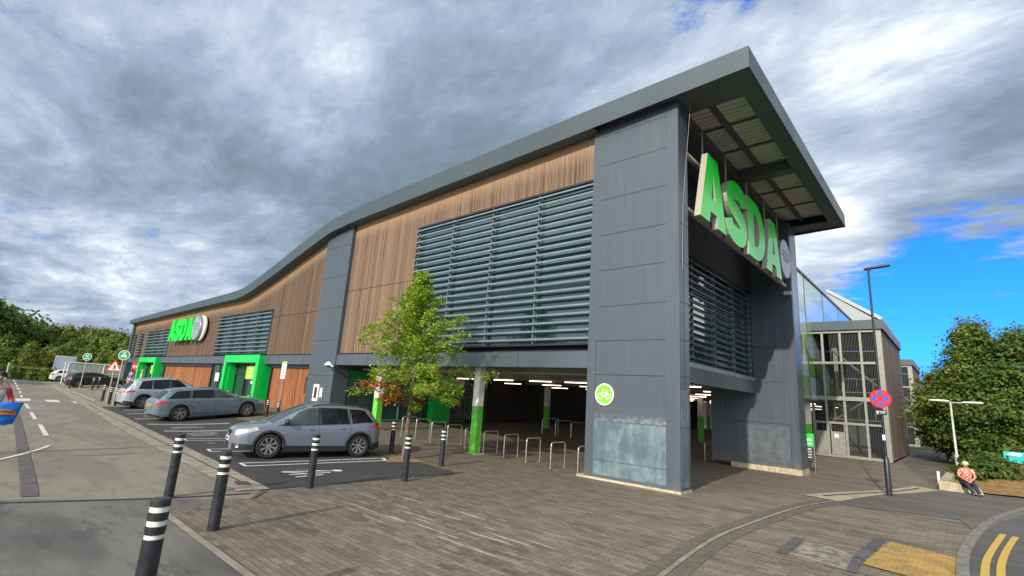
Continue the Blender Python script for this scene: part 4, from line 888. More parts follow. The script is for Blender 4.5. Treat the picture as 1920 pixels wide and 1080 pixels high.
# parent parking sign on pole
pb = PY(523, 766, 11.9); pb.z = g(pb.x, pb.y); tpz = PY(533, 678, 11.9).z
ps = thing('parking_sign', 'tall narrow white notice with lime green header on a grey pole', 'sign', pb)
m = MB(); m.tube([pb, Vector((pb.x, pb.y, tpz-.1))], .035, 8); m.build('pole', M['steel'], ps)
hh = tpz-PY(526, 710, 11.9).z; m = MB(); m.box(pb.x-.26, pb.x+.26, pb.y-.08, pb.y-.05, tpz-hh, tpz-.12); bo = m.build('board', M['white'], ps)
m = MB(); m.box(pb.x-.26, pb.x+.26, pb.y-.08, pb.y-.05, tpz-.12, tpz); m.build('green_header', M['lime'], ps)
m = MB()
for k in range(3): m.box(pb.x-.18, pb.x+.18, pb.y-.083, pb.y-.081, tpz-.2-.07*k, tpz-.175-.07*k)
m.tube([(pb.x+.2*math.cos(q), pb.y-.082, tpz-hh*.5+.17*math.sin(q)) for q in np.linspace(-2.6, .8, 12)], .012, 5)
m.box(pb.x-.14, pb.x+.06, pb.y-.083, pb.y-.081, tpz-hh*.5-.03, tpz-hh*.5+.05); m.box(pb.x-.2, pb.x+.1, pb.y-.083, pb.y-.081, tpz-hh+.32, tpz-hh+.36); m.box(pb.x-.2, pb.x+.06, pb.y-.083, pb.y-.081, tpz-hh+.14, tpz-hh+.2)
m.build('print', mat('faded_grey_print', (.25, .22, .2), .5), bo)
# red wall sign with arrow by far entrance
m = MB(); rs = thing('arrow_sign', 'red sign with a white arrow under the beam left of the far entrance', 'sign', (-61.5, 12.9, 2.5))
m.box(-63.0, -60.4, 12.82, 12.86, 2.35, 3.1); rb_ = m.build('board', M['red'], rs); m = MB(); m.prism([(-62.6, 12.815, 2.72), (-62.2, 12.815, 2.92), (-62.2, 12.815, 2.52)], (0, -.005, 0)); m.box(-62.2, -61.9, 12.81, 12.815, 2.66, 2.78)
for x in (-61.7, -61.3, -60.9): m.box(x, x+.25, 12.81, 12.815, 2.66, 2.8)
m.build('arrow', M['white'], rb_)
# CCTV camera and wall notices on the middle pier
cc_ = PY(616, 684, YF-.35); cv = thing('security_camera', 'white dome security camera bracketed off the middle pier', 'camera', cc_)
m = MB(); m.lathe(cc_+up*.16, (0, 0, -1), [(0, .02), (.05, .10), (.16, .2), (.19, .2)], 16); m.build('hood', M['white'], cv, smooth=30)
m = MB(); m.lathe(cc_-up*.03, (0, 0, -1), [(0, .10), (.05, .09), (.1, .0)], 14); m.build('dome', M['trim'], cv, smooth=True)
m = MB(); m.tube([cc_+Vector((.0, 0, .02)), cc_+Vector((.28, .05, -.06)), (-23.9, YF, cc_.z-.06)], .04, 8); m.build('bracket', M['white'], cv)
nt = PY(592, 736, YF-.03); nb = thing('notice_case', 'white framed dark notice panel on the middle pier', 'notice', nt); m = MB()
m.box(nt.x-.27, nt.x+.27, YF-.05, YF-.001, nt.z-.42, nt.z+.42); m.build('frame', M['white'], nb); m = MB(); m.box(nt.x-.15, nt.x+.15, YF-.054, YF-.05, nt.z-.28, nt.z+.28); m.build('panel', mat('notice_dark', (.08, .04, .04), .4), nb)
m = MB(); n3_ = tag(m.box(nt.x+.36, nt.x+.62, YF-.02, YF-.001, nt.z-.22, nt.z+.26).build('wall_notice', M['offw']), 'small pale notice to the right of the white framed notice panel', 'notice')
# rope hanging from the roof corner
m = MB(); p0 = Vector((-5.3, 13.3, 11.1)); m.tube([p0, p0+Vector((-.22, -.1, -3.2)), p0+Vector((-.23, -.14, -5.2))], .005, 5); tag(m.build('cable', M['cream']), 'thin loose cable hanging from the roof corner beside the pier', 'cable')
# ================================================================== BOLLARDS
def make_bollard(label, h=1.07, r=.077):
    t = thing('bollard', label, 'bollard', (0, 0, 0), group='black bollards with white bands')
    m = MB(); m.lathe((0, 0, -.03), (0, 0, 1), [(0, r), (h-.32+.03, r), (h-.315+.03, r*.9)], 20); m.build('post', M['postblk'], t, smooth=30)
    m = MB(); z_ = h-.33
    m.lathe((0, 0, 0), (0, 0, 1), [(z_, r*.92), (h-.03, r*.92)], 20)
    for k in range(3): pass
    m.build('reflective_band', M['reflect'], t, smooth=True)
    for k in range(2):
        zz = h-.06-.045-.065-.11*k; m = MB(); m.lathe((0, 0, 0), (0, 0, 1), [(zz, r*.92), (zz, r), (zz+.065, r), (zz+.065, r*.92)], 20); m.build('collar', M['postblk'], t)
    m = MB(); m.lathe((0, 0, 0), (0, 0, 1), [(h-.06, r*.9), (h-.06, r), (h-.012, r), (h, r*.86), (h+.004, 0)], 20); m.build('cap', M['postblk'], t, smooth=30)
    return t
bpx = [('nearest black bollard, cut by the bottom edge of the picture', None), ('black bollard behind the nearest one, by the paving corner', (315.5, 932)), ('black bollard alone on the block paving just right of the nearest one', (399, 994)),
       ('black bollard on the edge of the bay in front of the lilac crossover doors', (580, 915)), ('black bollard in front of the young tree trunk', (758, 902)), ('black bollard right of the young tree on the paving', (827, 874)), ('black bollard just behind the tail of the grey crossover', (733, 850))]
proto_b = None
def put(label, p, h=1.0, **k):
    global proto_b
    if proto_b is None: o = proto_b = make_bollard(label)
    else: o = dup(proto_b, label=label)
    o.location = p; o.scale = (1, 1, h); return o
for lb, p in bpx:
    if p is None:
        r = ray(303, 934); t_ = (1.07-CAMH)/r.z; q = r*t_; put(lb, (q.x, q.y, g(q.x, q.y)), 1.0); continue
    put(lb, G(*p), 1.0)
for lb, p in (('distant bollard between the pedestrian warning sign pole and the dotted bay line', (191, 752)), ('distant bollard at the foot of the triangular warning sign', (203.5, 758)), ('distant bollard at the foot of the taxi sign', (214.5, 761)),
              ('distant bollard at the rear of the black hatchback', (129.5, 728)), ('distant bollard before the rear door of the black hatchback', (172, 731)), ('distant bollard before the front door of the black hatchback', (183, 729))):
    put(lb, G(*p), 1.0)
for lb, p, Y in (('bollard in the middle of the near green doorway', (427, 739), 11.9), ('bollard at the right leg of the near green doorway', (466, 749), 11.5), ('bollard left of the parking notice pole', (503, 755), 11.2), ('bollard at the foot of the parking notice pole', (523, 758.5), 11.1)):
    q = PY(*p, Y); put(lb, (q.x, q.y, g(q.x, q.y)), max(.8, min(1.3, (q.z-g(q.x, q.y))/1.07)))
mb = MB(); q = G(1761, 906); mb.lathe(q, (0, 0, 1), [(0, .06), (.5, .06), (.52, .04), (.52, 0)], 12); tag(mb.build('marker_post', M['white'], smooth=30), 'short white marker post by the low planter wall', 'post')
# ================================================================== CYCLE STANDS
def stand(label, a, b, hgt=.80, group='steel cycle hoops'):
    a = Vector(a); b = Vector(b); d = (b-a).normalized(); r_ = .10; m = MB(); pts = [a, a+up*(hgt-r_)]
    zc_ = a.z+hgt
    for q in np.linspace(0, math.pi/2, 5)[1:]: pts.append(a+up*(hgt-r_+r_*math.sin(q))+d*(r_-r_*math.cos(q)))
    e = [Vector((b.x, b.y, b.z)), Vector((b.x, b.y, zc_-r_))]
    arc = [Vector((b.x, b.y, zc_-r_))+up*(r_*math.sin(q))-d*(r_-r_*math.cos(q)) for q in np.linspace(0, math.pi/2, 5)[1:]]
    pts += arc[::-1]+[e[1], e[0]]; m.tube(pts, .024, 10)
    for p in (a, b): m.lathe(p, (0, 0, 1), [(0, .055), (.01, .055), (.012, .026)], 12)
    o = m.build('cycle_stand', M['stain'], smooth=40); tag(o, label, 'cycle stand', group); return o
hp = [((1083, 889.5), (1112, 886)), ((1031.7, 879), (1063.7, 875)), ((985.5, 867.5), (1018, 865)), ((944, 858), (977, 856)), ((905.5, 850.5), (938.7, 848.5)), ((870.7, 843), (903, 841)), ((837, 836), (869, 834.2)), ((807, 829.5), (838, 827.8)), ((778, 823), (809, 821.5)), ((752, 818), (786, 816.3))]
nm = ['cycle hoop partly hidden by the corner pier', 'cycle hoop second to the left of the corner pier', 'cycle hoop third to the left of the corner pier', 'cycle hoop two to the right of the white and green column', 'cycle hoop just right of the white and green column', 'cycle hoop just left of the white and green column', 'cycle hoop two to the left of the white and green column', 'cycle hoop two to the right of the tree trunk', 'cycle hoop just right of the tree trunk', 'cycle hoop crossed by the tree trunk']
for (a, b), l_ in zip(hp, nm):
    A__ = G(*a); B__ = G(*b); B__ = A__+Vector((.03, .72, 0)); B__.z = g(B__.x, B__.y); stand(l_, A__, B__)
for p, l_ in (((1016, 813), 'left of three shaded cycle hoops deep in the undercroft'), ((1041, 818), 'middle of three shaded cycle hoops deep in the undercroft'), ((1070, 822), 'right of three shaded cycle hoops deep in the undercroft')):
    A__ = G(*p); stand(l_, A__, A__+Vector((.3, 1.1, 0)), .85, 'shaded cycle hoops')
A__ = G(1322, 864.5); stand('cycle hoop seen through the side opening between the two big piers', A__, A__+Vector((.12, .8, 0)), .9)
# ================================================================== PLANTER, BANNER
A0 = G(1764, 919); m = MB(); k1 = G(1792, 868)
m.prism([(A0.x-.05, A0.y, A0.z-.1), (A0.x+.28, A0.y, A0.z-.1), (A0.x+.28, A0.y, A0.z+.36), (A0.x-.05, A0.y, A0.z+.36)], (.25, 11.5, .05)); m.prism([(A0.x+.28, A0.y+.0, A0.z-.1), (A0.x+1.35, A0.y+.15, A0.z-.1), (A0.x+1.2, A0.y+.15, A0.z+.26), (A0.x+.28, A0.y, A0.z+.36)], (0, .35, 0))
tag(m.build('planter_wall', M['concrete'], bevel=.02), 'low concrete kerb wall around the dry grass bed', 'wall')
bx_ = [(A0.x+.28, A0.y+.3), (A0.x+3, A0.y+1.0), (14, A0.y+4.5), (20, 60), (3.4, 60), (1.4, 46), (A0.x+.4, A0.y+11)]
so_ = sheet('planted_bed', bx_, .06, M['soil']); struct(so_)
for v in so_.data.vertices: v.co.z += .55*ss((v.co.y-A0.y)/9)*ss((v.co.x-A0.x)/2.2)
q = PY(1882, 856, 36.5); m = MB(); m.box(q.x, q.x+3.2, 36.5, 36.54, q.z-.27, q.z+.27); bn = m.build('banner', mat('turquoise_banner', (.0, .42, .45), .5)); tag(bn, 'turquoise banner with a yellow disc half hidden behind the trees', 'banner')
m = MB(); m.lathe((q.x+1.35, 36.49, q.z+.18), (0, -1, 0), [(0, .32), (.01, .32), (.01, 0)], 24); m.build('yellow_disc', mat('banner_yellow', (.75, .5, .03), .5), bn, local=True)
m = MB(); m.prism([(q.x+.1, 36.485, q.z+.12), (q.x+.6, 36.485, q.z+.06), (q.x+.7, 36.485, q.z+.2), (q.x+.3, 36.485, q.z+.24)], (0, -.005, 0)); m.build('print', M['white'], bn, local=True)
# ================================================================== TROLLEY SHELTER, HEDGES
S0 = G(120, 727-6); sx0 = -93; 
ta = PY(121, 722, 10.2); 
def shelter():
    x0_, y0_ = -70.5, 8.9; z_ = g(x0_, y0_); t = thing('trolley_shelter', 'white framed trolley shelter with clear sides behind the black hatchback', 'trolley shelter', (x0_, y0_, z_))
    m = MB(); ys_ = (y0_, y0_+3.0, y0_+6.2); xb_ = x0_-2.2
    for yy in ys_:
        for xx in (x0_, xb_): m.tube([(xx, yy, z_), (xx, yy, z_+2.3)], .05, 6)
    m.tube([(x0_, y0_, z_+2.3), (x0_, y0_+6.2, z_+2.3)], .05, 6); m.tube([(xb_, y0_, z_+2.3), (xb_, y0_+6.2, z_+2.3)], .05, 6)
    m.tube([(x0_, y0_, z_+1.3), (x0_, y0_+6.2, z_+1.3)], .03, 6); m.tube([(x0_, y0_, z_+.3), (x0_, y0_+6.2, z_+.3)], .04, 6)
    m.build('frame', M['white'], t); m = MB(); m.box(x0_-.02, x0_-.01, y0_, y0_+6.2, z_+.35, z_+2.25); m.box(xb_, x0_, y0_-.1, y0_+6.3, z_+2.34, z_+2.37)
    m.build('clear_panel', mat('hazy_plastic', (.55, .58, .52), .25, Alpha=.45), t)
shelter()
# ================================================================== TREES
def leaves(name, pts, size, m, parent, outward=None, flat=.5):
    "one mesh of many small kite shaped leaves at the given points"
    P_ = np.asarray(pts); n = len(P_); d = rng.normal(size=(n, 3)); d[:, 2] = np.abs(d[:, 2])*(1+flat)+.2
    if outward is not None: d += outward*1.1
    d /= np.linalg.norm(d, axis=1)[:, None]; a = np.cross(d, rng.normal(size=(n, 3))); a /= np.linalg.norm(a, axis=1)[:, None]; b = np.cross(d, a)
    s = size*rng.uniform(.6, 1.3, n)[:, None]
    fold = d*s*.15
    V = np.stack([P_-a*s*.6, P_+b*s*.42-fold, P_+a*s*.7, P_-b*s*.42-fold], 1).reshape(-1, 3)
    me = bpy.data.meshes.new(name); me.vertices.add(4*n); me.vertices.foreach_set('co', V.ravel().astype(np.float32))
    me.loops.add(4*n); me.loops.foreach_set('vertex_index', np.arange(4*n, dtype=np.int32)); me.polygons.add(n); me.polygons.foreach_set('loop_start', np.arange(0, 4*n, 4, dtype=np.int32)); me.polygons.foreach_set('loop_total', np.full(n, 4, np.int32))
    me.update(calc_edges=True); me.materials.append(m); o = bpy.data.objects.new(name, me); COL.objects.link(o); o.parent = parent; return o
def tree(label, loc, H, crown_w, prof, mleaf, nclus, per, leaf, trunk_h, cat='tree', name='tree', group=None, spread=.5, tr=.16, limbs=12):
    "prof: list of (height fraction, radius fraction) of the crown outline"
    t = thing(name, label, cat, loc, group=group); R = crown_w/2
    m = MB(); lean = (random.uniform(-.2, .2), random.uniform(-.2, .2))
    m.tube([(0, 0, -.1), (lean[0]*.3, lean[1]*.3, H*.35), (lean[0], lean[1], H*.9)], [tr, tr*.7, tr*.15], 8); ends = []
    for k in range(limbs):
        h = lerp(trunk_h*.8, H*.85, (k+.5)/limbs); th = k*2.4+random.uniform(-.4, .4); L_ = ip(h/H, prof)*R*.85
        b = Vector((lean[0]*h/H, lean[1]*h/H, h)); e_ = b+Vector((math.cos(th)*L_, math.sin(th)*L_, L_*.35)); mid = b.lerp(e_, .5)+Vector((0, 0, L_*.06))
        m.tube([b, mid, e_], [tr*.35, tr*.2, tr*.06], 5, caps=False)
    m.build('trunk', M['bark'], t, smooth=True, local=True)
    pts = []; outs = []
    for k in range(nclus):
        while True:
            f = rng.uniform(trunk_h/H, 1.0); rr = ip(f, prof)
            if rng.uniform() < rr+.08: break
        th = rng.uniform(0, 2*math.pi); rad = rr*R*math.sqrt(rng.uniform(.12, 1.0))*rng.uniform(.82, 1.08)
        c = np.array([math.cos(th)*rad, math.sin(th)*rad, f*H]); cr_ = spread*rng.uniform(.5, 1.3)
        q = rng.normal(size=(per, 3))*np.array([1, 1, .6])*cr_*.55+c; pts.append(q); o_ = np.array([math.cos(th), math.sin(th), .3]); outs.append(np.tile(o_, (per, 1)))
    leaves('crown', np.concatenate(pts), leaf, mleaf, t, np.concatenate(outs)); return t
CON = [(0, .1), (.18, .75), (.3, 1), (.5, .82), (.75, .5), (.92, .2), (1, .04)]
RND = [(0, .2), (.15, .7), (.35, 1), (.6, .95), (.8, .72), (.93, .4), (1, .1)]
# young street tree, built branch by branch
TB = G(757, 861); TT = PY(793, 510, TB.y); TH = TT.z-TB.z
def street_tree():
    t = thing('young_tree', 'young street tree with bright green leaves and a few brown branches', 'tree', TB)
    m = MB(); mb_b = MB(); top = Vector((TT.x-TB.x, 0, TH)); pth = [Vector((0, 0, -.05)), Vector((.03, 0, 1.3)), Vector((.05, .03, 2.6)), Vector((top.x*.6, 0, TH*.7)), top*.98]
    m.tube(pth, [.085, .065, .05, .03, .008], 10)
    leafp, leafo, outs, outo = [], [], [], []
    def axis(h):
        f = h/TH; return Vector((.05, 0, h)).lerp(Vector((top.x*f, 0, h)), min(1, f))
    prof = [(.27, .5), (.31, 1.95), (.36, 2.45), (.45, 2.15), (.55, 1.75), (.66, 1.42), (.76, 1.0), (.86, .55), (.94, .32), (1, .12)]
    nb = 66
    for k in range(nb):
        f = lerp(.27, .97, (k/(nb-1))**.92); th = k*2.39996+random.uniform(-.35, .35); L_ = ip(f, prof)*random.uniform(.62, 1.08)
        b = axis(f*TH); slope = lerp(.12, .85, f); droop = .02
        dirv = Vector((math.cos(th), math.sin(th), slope)).normalized(); pts = [b]
        for j in range(1, 6): pts.append(pts[-1]+(dirv+Vector((random.uniform(-.15, .15), random.uniform(-.15, .15), random.uniform(-.12, .1)-(.10*j if f < .45 else 0))))*L_/5)
        m.tube(pts, [lerp(.028, .012, f), .015, .012, .009, .006, .003], 5, caps=False)
        scr = -.74*math.cos(th)-.67*math.sin(th); brown = (scr > .45 and f < .315) or k in (1, 7)
        for j in range(1, 6):
            for s in range(3):
                dv = Vector(rng.normal(size=3)); dv.z *= .35; dv.normalize(); tw = pts[j]+dv*L_*random.uniform(.08, .27)*(1.25-j*.1)
                m.tube([pts[j], tw], [.005, .002], 3, caps=False)
                nl = int(11+9*L_)
                for q in range(nl):
                    u_ = random.random(); p = pts[j].lerp(tw, u_*1.15)+Vector(rng.normal(size=3))*.075; p.z -= abs(random.gauss(0, .04))
                    (leafo if brown else leafp).append(tuple(p)); (outo if brown else outs).append((dv.x*.5, dv.y*.5, .5))
    m.build('trunk', M['bark'], t, smooth=True, local=True)
    leaves('crown', leafp, .074, M['leafy'], t, np.array(outs)); leaves('brown_foliage', leafo, .085, M['leafo'], t, np.array(outo))
    print('street leaves', len(leafp), len(leafo), TH); return t
street_tree()
# big trees at the right
def TP(px_, py_, Y, base=None): q = PY(px_, py_, Y); return q
def place_tree(label, px_top, py_top, Y, width_px, ml, **k):
    q = PY(px_top, py_top, Y); z0 = g(q.x, Y); sc_px = FPX/(Vector((q.x, Y, q.z-CAMH)).dot(CF)); return tree(label, (q.x, Y, z0), q.z-z0, width_px/sc_px, k.pop('prof', RND), ml, k.pop('nclus', 260), k.pop('per', 60), k.pop('leaf', .26), k.pop('trunk_h', 1.6), **k)
place_tree('broad green tree behind the twin arm lamp, tallest of the trees at the right', 1812, 600, 46, 180, M['leafm'], nclus=330, per=100, leaf=.17, spread=.75, prof=[(0, .2), (.12, .8), (.28, 1), (.45, .80), (.65, .5), (.82, .28), (.95, .13), (1, .05)], group='trees at the right', tr=.2, trunk_h=1.0)
place_tree('dark green tree cut by the right edge of the picture', 1905, 618, 45, 160, M['leafd'], nclus=300, per=95, leaf=.17, spread=.7, group='trees at the right', tr=.2, trunk_h=1.0)
place_tree('lower spreading tree in front of the farther stair tower', 1762, 700, 50, 95, M['leafm'], nclus=200, per=80, leaf=.18, spread=.7, group='trees at the right', trunk_h=.8)
place_tree('mid green tree between the broad tree and the right edge tree', 1862, 700, 44, 150, M['leafd'], nclus=240, per=90, leaf=.18, spread=.8, group='trees at the right', trunk_h=.4)
bq = G(1850, 903); place_tree('leafy green bush on the dry grass bed', 1846, 852, 34, 104, M['leafd'], nclus=150, per=60, leaf=.12, spread=.30, trunk_h=.05, cat='bush', name='bush', prof=[(0, .85), (.3, 1), (.7, .8), (1, .3)], tr=.04)
# tree belt on the left horizon
belt = [(-20, 560, 118, 90, 'd', 0), (12, 578, 125, 80, 'd', 0), (40, 596, 122, 62, 'd', 0), (63, 610, 130, 50, 'd', 0), (85, 618, 135, 52, 'm', 1), (107, 612, 128, 46, 'm', 0), (134, 612, 122, 40, 'm', 1), (160, 618, 132, 52, 'd', 0), (182, 617, 126, 46, 'm', 0), (203, 616, 122, 52, 'l', 0), (226, 624, 118, 44, 'm', 0), (243, 630, 112, 36, 'l', 1),
        (18, 630, 96, 46, 'm', 1), (62, 641, 94, 36, 'l', 1), (95, 650, 100, 34, 'm', 0), (118, 648, 98, 36, 'l', 0), (155, 655, 97, 26, 'l', 1), (176, 650, 98, 30, 'm', 0), (197, 660, 88, 26, 'l', 0), (228, 655, 80, 30, 'l', 0), (140, 640, 104, 34, 'm', 0)]
lab = ['tall dark tree cut by the left edge', 'tall dark tree highest in the left tree belt', 'dark tree stepping down right of the highest one', 'dark tree low on the skyline of the belt', 'mid green pointed tree above the hedge gap', 'round green tree behind the young yellowish ones', 'pointed tree standing above the round sign', 'dark round tree behind the trolley shelter', 'green round tree between the two round signs', 'light green tree behind the taxi sign', 'tree beside the far end of the store', 'pale conical tree touching the far store corner',
       'front green conical tree at the left edge of the belt', 'front yellow green conical tree above the left hedge', 'front mid green tree above the hedge middle', 'front light green tree above the blue van', 'small yellow tree left of the far round sign', 'front green tree right of the far round sign', 'small light green tree behind the warning sign', 'light green tree just left of the store end wall', 'green birch like tree in the middle of the belt']
protos = {}
for (x, y, dist, wpx, kd, cone), l_ in zip(belt, lab):
    r = ray(x, y); r2 = Vector((r.x, r.y, 0)).normalized(); hz = dist/math.hypot(r.x, r.y); q = r*hz; q.z += CAMH; z0 = g(q.x, q.y)-.1; H_ = q.z-z0; wd_ = wpx/(FPX/(q-Vector((0, 0, CAMH))).dot(CF))
    key = (kd, cone)
    if key not in protos:
        protos[key] = (tree(l_, (q.x, q.y, z0), 10, 7.5, CON if cone else RND, M['leaf'+kd], 170, 42, .42, 1.0, group='trees in the left belt', spread=1.0, tr=.2, limbs=10)); o = protos[key]
    else: o = dup(protos[key], (q.x, q.y, z0), random.uniform(0, 6), l_)
    o.scale = (wd_/7.5*1.18, wd_/7.5*1.18, H_/10)
# wooded mass behind the belt
pts = []; 
for k in range(520):
    f = rng.uniform(); x = lerp(-60, 262, f); r = ray(x, 640); hz = rng.uniform(138, 165)/math.hypot(r.x, r.y); q = r*hz; zt_ = ip(x, [(-60, 14.5), (30, 12.5), (80, 10.5), (250, 9.5)]); c = np.array([q.x, q.y, rng.uniform(.8, zt_-1.2)+.9]); pts.append(rng.normal(size=(30, 3))*np.array([1.4, 1.4, .9])+c)
wo_ = leaves('woodland', np.concatenate(pts), .75, M['leafd'], None); tag(wo_, None, None, kind='stuff') if False else None
wo_['label'] = 'dark woodland filling in behind the tree belt'; wo_['category'] = 'woodland'; wo_['kind'] = 'stuff'
def hedge(label, xa, xb, yp, dist, h):
    pa = ray(xa, yp); pb_ = ray(xb, yp); A1 = pa*(dist/math.hypot(pa.x, pa.y)); B1 = pb_*(dist/math.hypot(pb_.x, pb_.y)); z0 = g(A1.x, A1.y)
    n = int((B1-A1).length*260); u_ = rng.uniform(size=n); P_ = np.array([tuple(A1.lerp(B1, t_)) for t_ in u_]); P_[:, 2] = z0+rng.uniform(0, h, n)+rng.normal(0, .06, n); P_[:, 0] += rng.uniform(-.5, .5, n); P_[:, 1] += rng.uniform(-.3, .3, n)
    c = (A1+B1)/2; c.z = z0; t = thing('hedge', label, 'hedge', c, group='clipped hedges'); leaves('foliage', P_-np.array(c), .28, M['leafm'], t)
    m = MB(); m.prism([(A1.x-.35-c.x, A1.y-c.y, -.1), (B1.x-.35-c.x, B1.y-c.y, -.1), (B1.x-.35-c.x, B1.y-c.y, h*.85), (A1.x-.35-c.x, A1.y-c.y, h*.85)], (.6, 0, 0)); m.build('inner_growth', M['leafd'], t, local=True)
hedge('clipped hedge left of the hedge gap, by the short white post', 21, 52, 693, 84, 1.5); hedge('clipped hedge in the middle behind the road end', 54, 78, 695, 82, 1.5); hedge('clipped hedge next to the blue van', 79, 104, 697, 80, 1.5); hedge('long hedge at the left edge of the picture', -60, 19, 691, 86, 1.5)
q = G(15, 691); m = MB(); pz = ray(15, 691); q = pz*(80/math.hypot(pz.x, pz.y)); m.tube([(q.x, q.y, g(q.x, q.y)), (q.x, q.y, g(q.x, q.y)+1.9)], .09, 8); tag(m.build('marker_post', M['cream']), 'slender pale post in front of the left hedge', 'post')
# kerb and verge at the road end
vg = []
for x in (-80, 0, 60, 110): r = ray(x, 699.5); k_ = 74/math.hypot(r.x, r.y); vg.append((r.x*k_, r.y*k_))
struct(strip_mesh([([(a, b) for a, b in vg], 1.2)], .05, 'far_kerb', M['kerb']))

# fallen leaves and litter
q_ = []
for k in range(345):
    if k < 150: a_, r_ = rng.uniform(0, 6.28), abs(rng.normal(0, 1.5)); x, y = TB.x+math.cos(a_)*r_, TB.y+math.sin(a_)*r_
    elif k < 300: t_ = rng.uniform(); i_ = int(t_*5); A_q, B_q = KI[i_], KI[i_+1]; u_ = rng.uniform(); x, y = lerp(A_q[0], B_q[0], u_)+rng.normal(0, .1), lerp(A_q[1], B_q[1], u_)+rng.normal(0, .1)
    else: x, y = rng.uniform(-12, -1), rng.uniform(3, 13)
    q_.append((x, y, g(x, y)+.03))
lo_ = leaves('fallen_leaves', q_, .045, M['leafo'], None, flat=4); lo_['kind'] = 'stuff'; lo_['category'] = 'leaf litter'; lo_['label'] = 'scattered brown fallen leaves on the paving and along the kerb'
# ================================================================== CARS
def paint(name, c, flake=.6):
    return mat(name, c, .28, .35, Coat_Weight=1.0, Coat_Roughness=.04)
def car(name, label, S, loc, rz, pm, sc=1.0, cat='car'):
    t = thing(name, label, cat, loc, rz); t.scale = (sc,)*3
    top, belt, plan, L_, wr_, wheels, sill = S['top'], S['belt'], S['plan'], S['L'], S['roofw'], S['wheels'], S['sill']; WR = S['wr']
    f_top = lambda x: ip(x, top); f_w = lambda x: ip(x, plan); f_b = lambda x: min(ip(x, belt), f_top(x)-.02)
    def low(x):
        z = ip(x, sill)
        for wx in wheels:
            d = abs(x-wx); R_ = WR+.055
            if d < R_: z = max(z, WR+math.sqrt(max(0, R_*R_-d*d))*1.0)
        return z
    def roofhw(x):
        h = f_top(x)-f_b(x); w_ = f_w(x); return lerp(w_*.90, min(wr_, w_*.9), ss(h/.42))
    def crown(x, y):
        h = f_top(x)-f_b(x); c = min(.085, .6*h); return f_top(x)-c*abs(y/roofhw(x))**2.6
    def side_y(x, z):
        w_ = f_w(x); zb_ = f_b(x); zr = crown(x, roofhw(x)); rw = roofhw(x)
        P_ = [(zr, rw), (zb_, w_*.962), (zb_-.07, w_*.985), (zb_-.22, w_), (.52, w_*.995), (.36, w_*.985), (low(x) if low(x) < .3 else .2, w_*.955)]
        P_ = sorted(P_, key=lambda p: p[0]); return ip(z, P_)
    xs_ = [-L_/2, -L_/2+.015, -L_/2+.05]+[-L_/2+.08+i*(L_-.16)/130 for i in range(131)]+[L_/2-.05, L_/2-.015, L_/2]
    vs = []; NS = 0
    for x in xs_:
        rw = roofhw(x); sec = [(rw*u, crown(x, rw*u)) for u in (0, .25, .5, .7, .85, .95, 1.0)]
        zb_ = f_b(x); zr = sec[-1][1]; lo = low(x)
        for q in (.33, .66): z = lerp(zr, zb_, q); sec.append((side_y(x, z), z))
        zz = [zb_, zb_-.035, zb_-.07, zb_-.14, zb_-.22]
        rest = np.linspace(zb_-.22, lo, 8)[1:] if lo < zb_-.24 else [lo]*7
        for z in list(zz)+list(rest): z = max(z, lo); sec.append((side_y(x, z), z))
        sec.append((max(0.05, side_y(x, lo)-.10), lo)); NS = len(sec); vs.append(sec)
    m = MB(); V = []; N = len(xs_); full = 2*NS-1
    for x, sec in zip(xs_, vs):
        ring = [(x, y, z) for y, z in sec[::-1]]+[(x, -y, z) for y, z in sec[1:]]; V += ring
    F = [(i*full+k, i*full+k+1, (i+1)*full+k+1, (i+1)*full+k) for i in range(N-1) for k in range(full-1)]
    F += [tuple(range(full)), tuple(range((N-1)*full, N*full))]
    m.add(V, F); m.build('body', pm, t, smooth=38, local=True)
    # dark underbody and wheel wells
    m = MB(); wi = f_w(0)-.24; m.box(-L_/2+.15, L_/2-.2, -wi, wi, .2, .62)
    for s in (-1, 1): m.box(min(wheels)+WR+.08, max(wheels)-WR-.08, s*(wi-.02), s*(f_w(0)-.045), .19, .42)
    for wx in wheels:
        for s in (-1, 1): m.lathe((wx, s*(wi-.05), WR), (0, s, 0), [(0, WR+.05), (.18, WR+.053)], 24)
    m.build('underbody', M['trim'], t, local=True)
    def patch(pts4, nu, nv, off, nm_, mt, both=True, par=None, inner=0):
        "surface patch on both sides: corners in (x,z): bottom-left, bottom-right, top-right, top-left"
        for s in ((-1, 1) if both else (1,)):
            m = MB(); a, b, c, d = pts4; G_ = []
            for j in range(nv+1):
                v = j/nv
                for i in range(nu+1):
                    u = i/nu; x = lerp(lerp(a[0], b[0], u), lerp(d[0], c[0], u), v); z = lerp(lerp(a[1], b[1], u), lerp(d[1], c[1], u), v)
                    G_.append((x, s*(side_y(x, z)+off), z))
            m.add(G_, [(j*(nu+1)+i, j*(nu+1)+i+1, (j+1)*(nu+1)+i+1, (j+1)*(nu+1)+i) for j in range(nv) for i in range(nu)])
            m.build(nm_, mt, par or t, smooth='all', local=True, fix=True)
    # side glass
    for (xa0, xa1, xt0, xt1, gm) in S['glass']:
        for s in (-1, 1):
            m = MB(); G_ = []; nu, nv = 14, 5
            for j in range(nv+1):
                v = j/nv
                for i in range(nu+1):
                    u = i/nu; x = lerp(lerp(xa0, xa1, u), lerp(xt0, xt1, u), v); zb_ = f_b(x)+.035; zt_ = max(zb_, crown(x, roofhw(x))-.035); z = lerp(zb_, zt_, v); G_.append((x, s*(side_y(x, z)+.006), z))
            m.add(G_, [(j*(nu+1)+i, j*(nu+1)+i+1, (j+1)*(nu+1)+i+1, (j+1)*(nu+1)+i) for j in range(nv) for i in range(nu)]); m.build('side_window', gm, t, smooth='all', local=True)
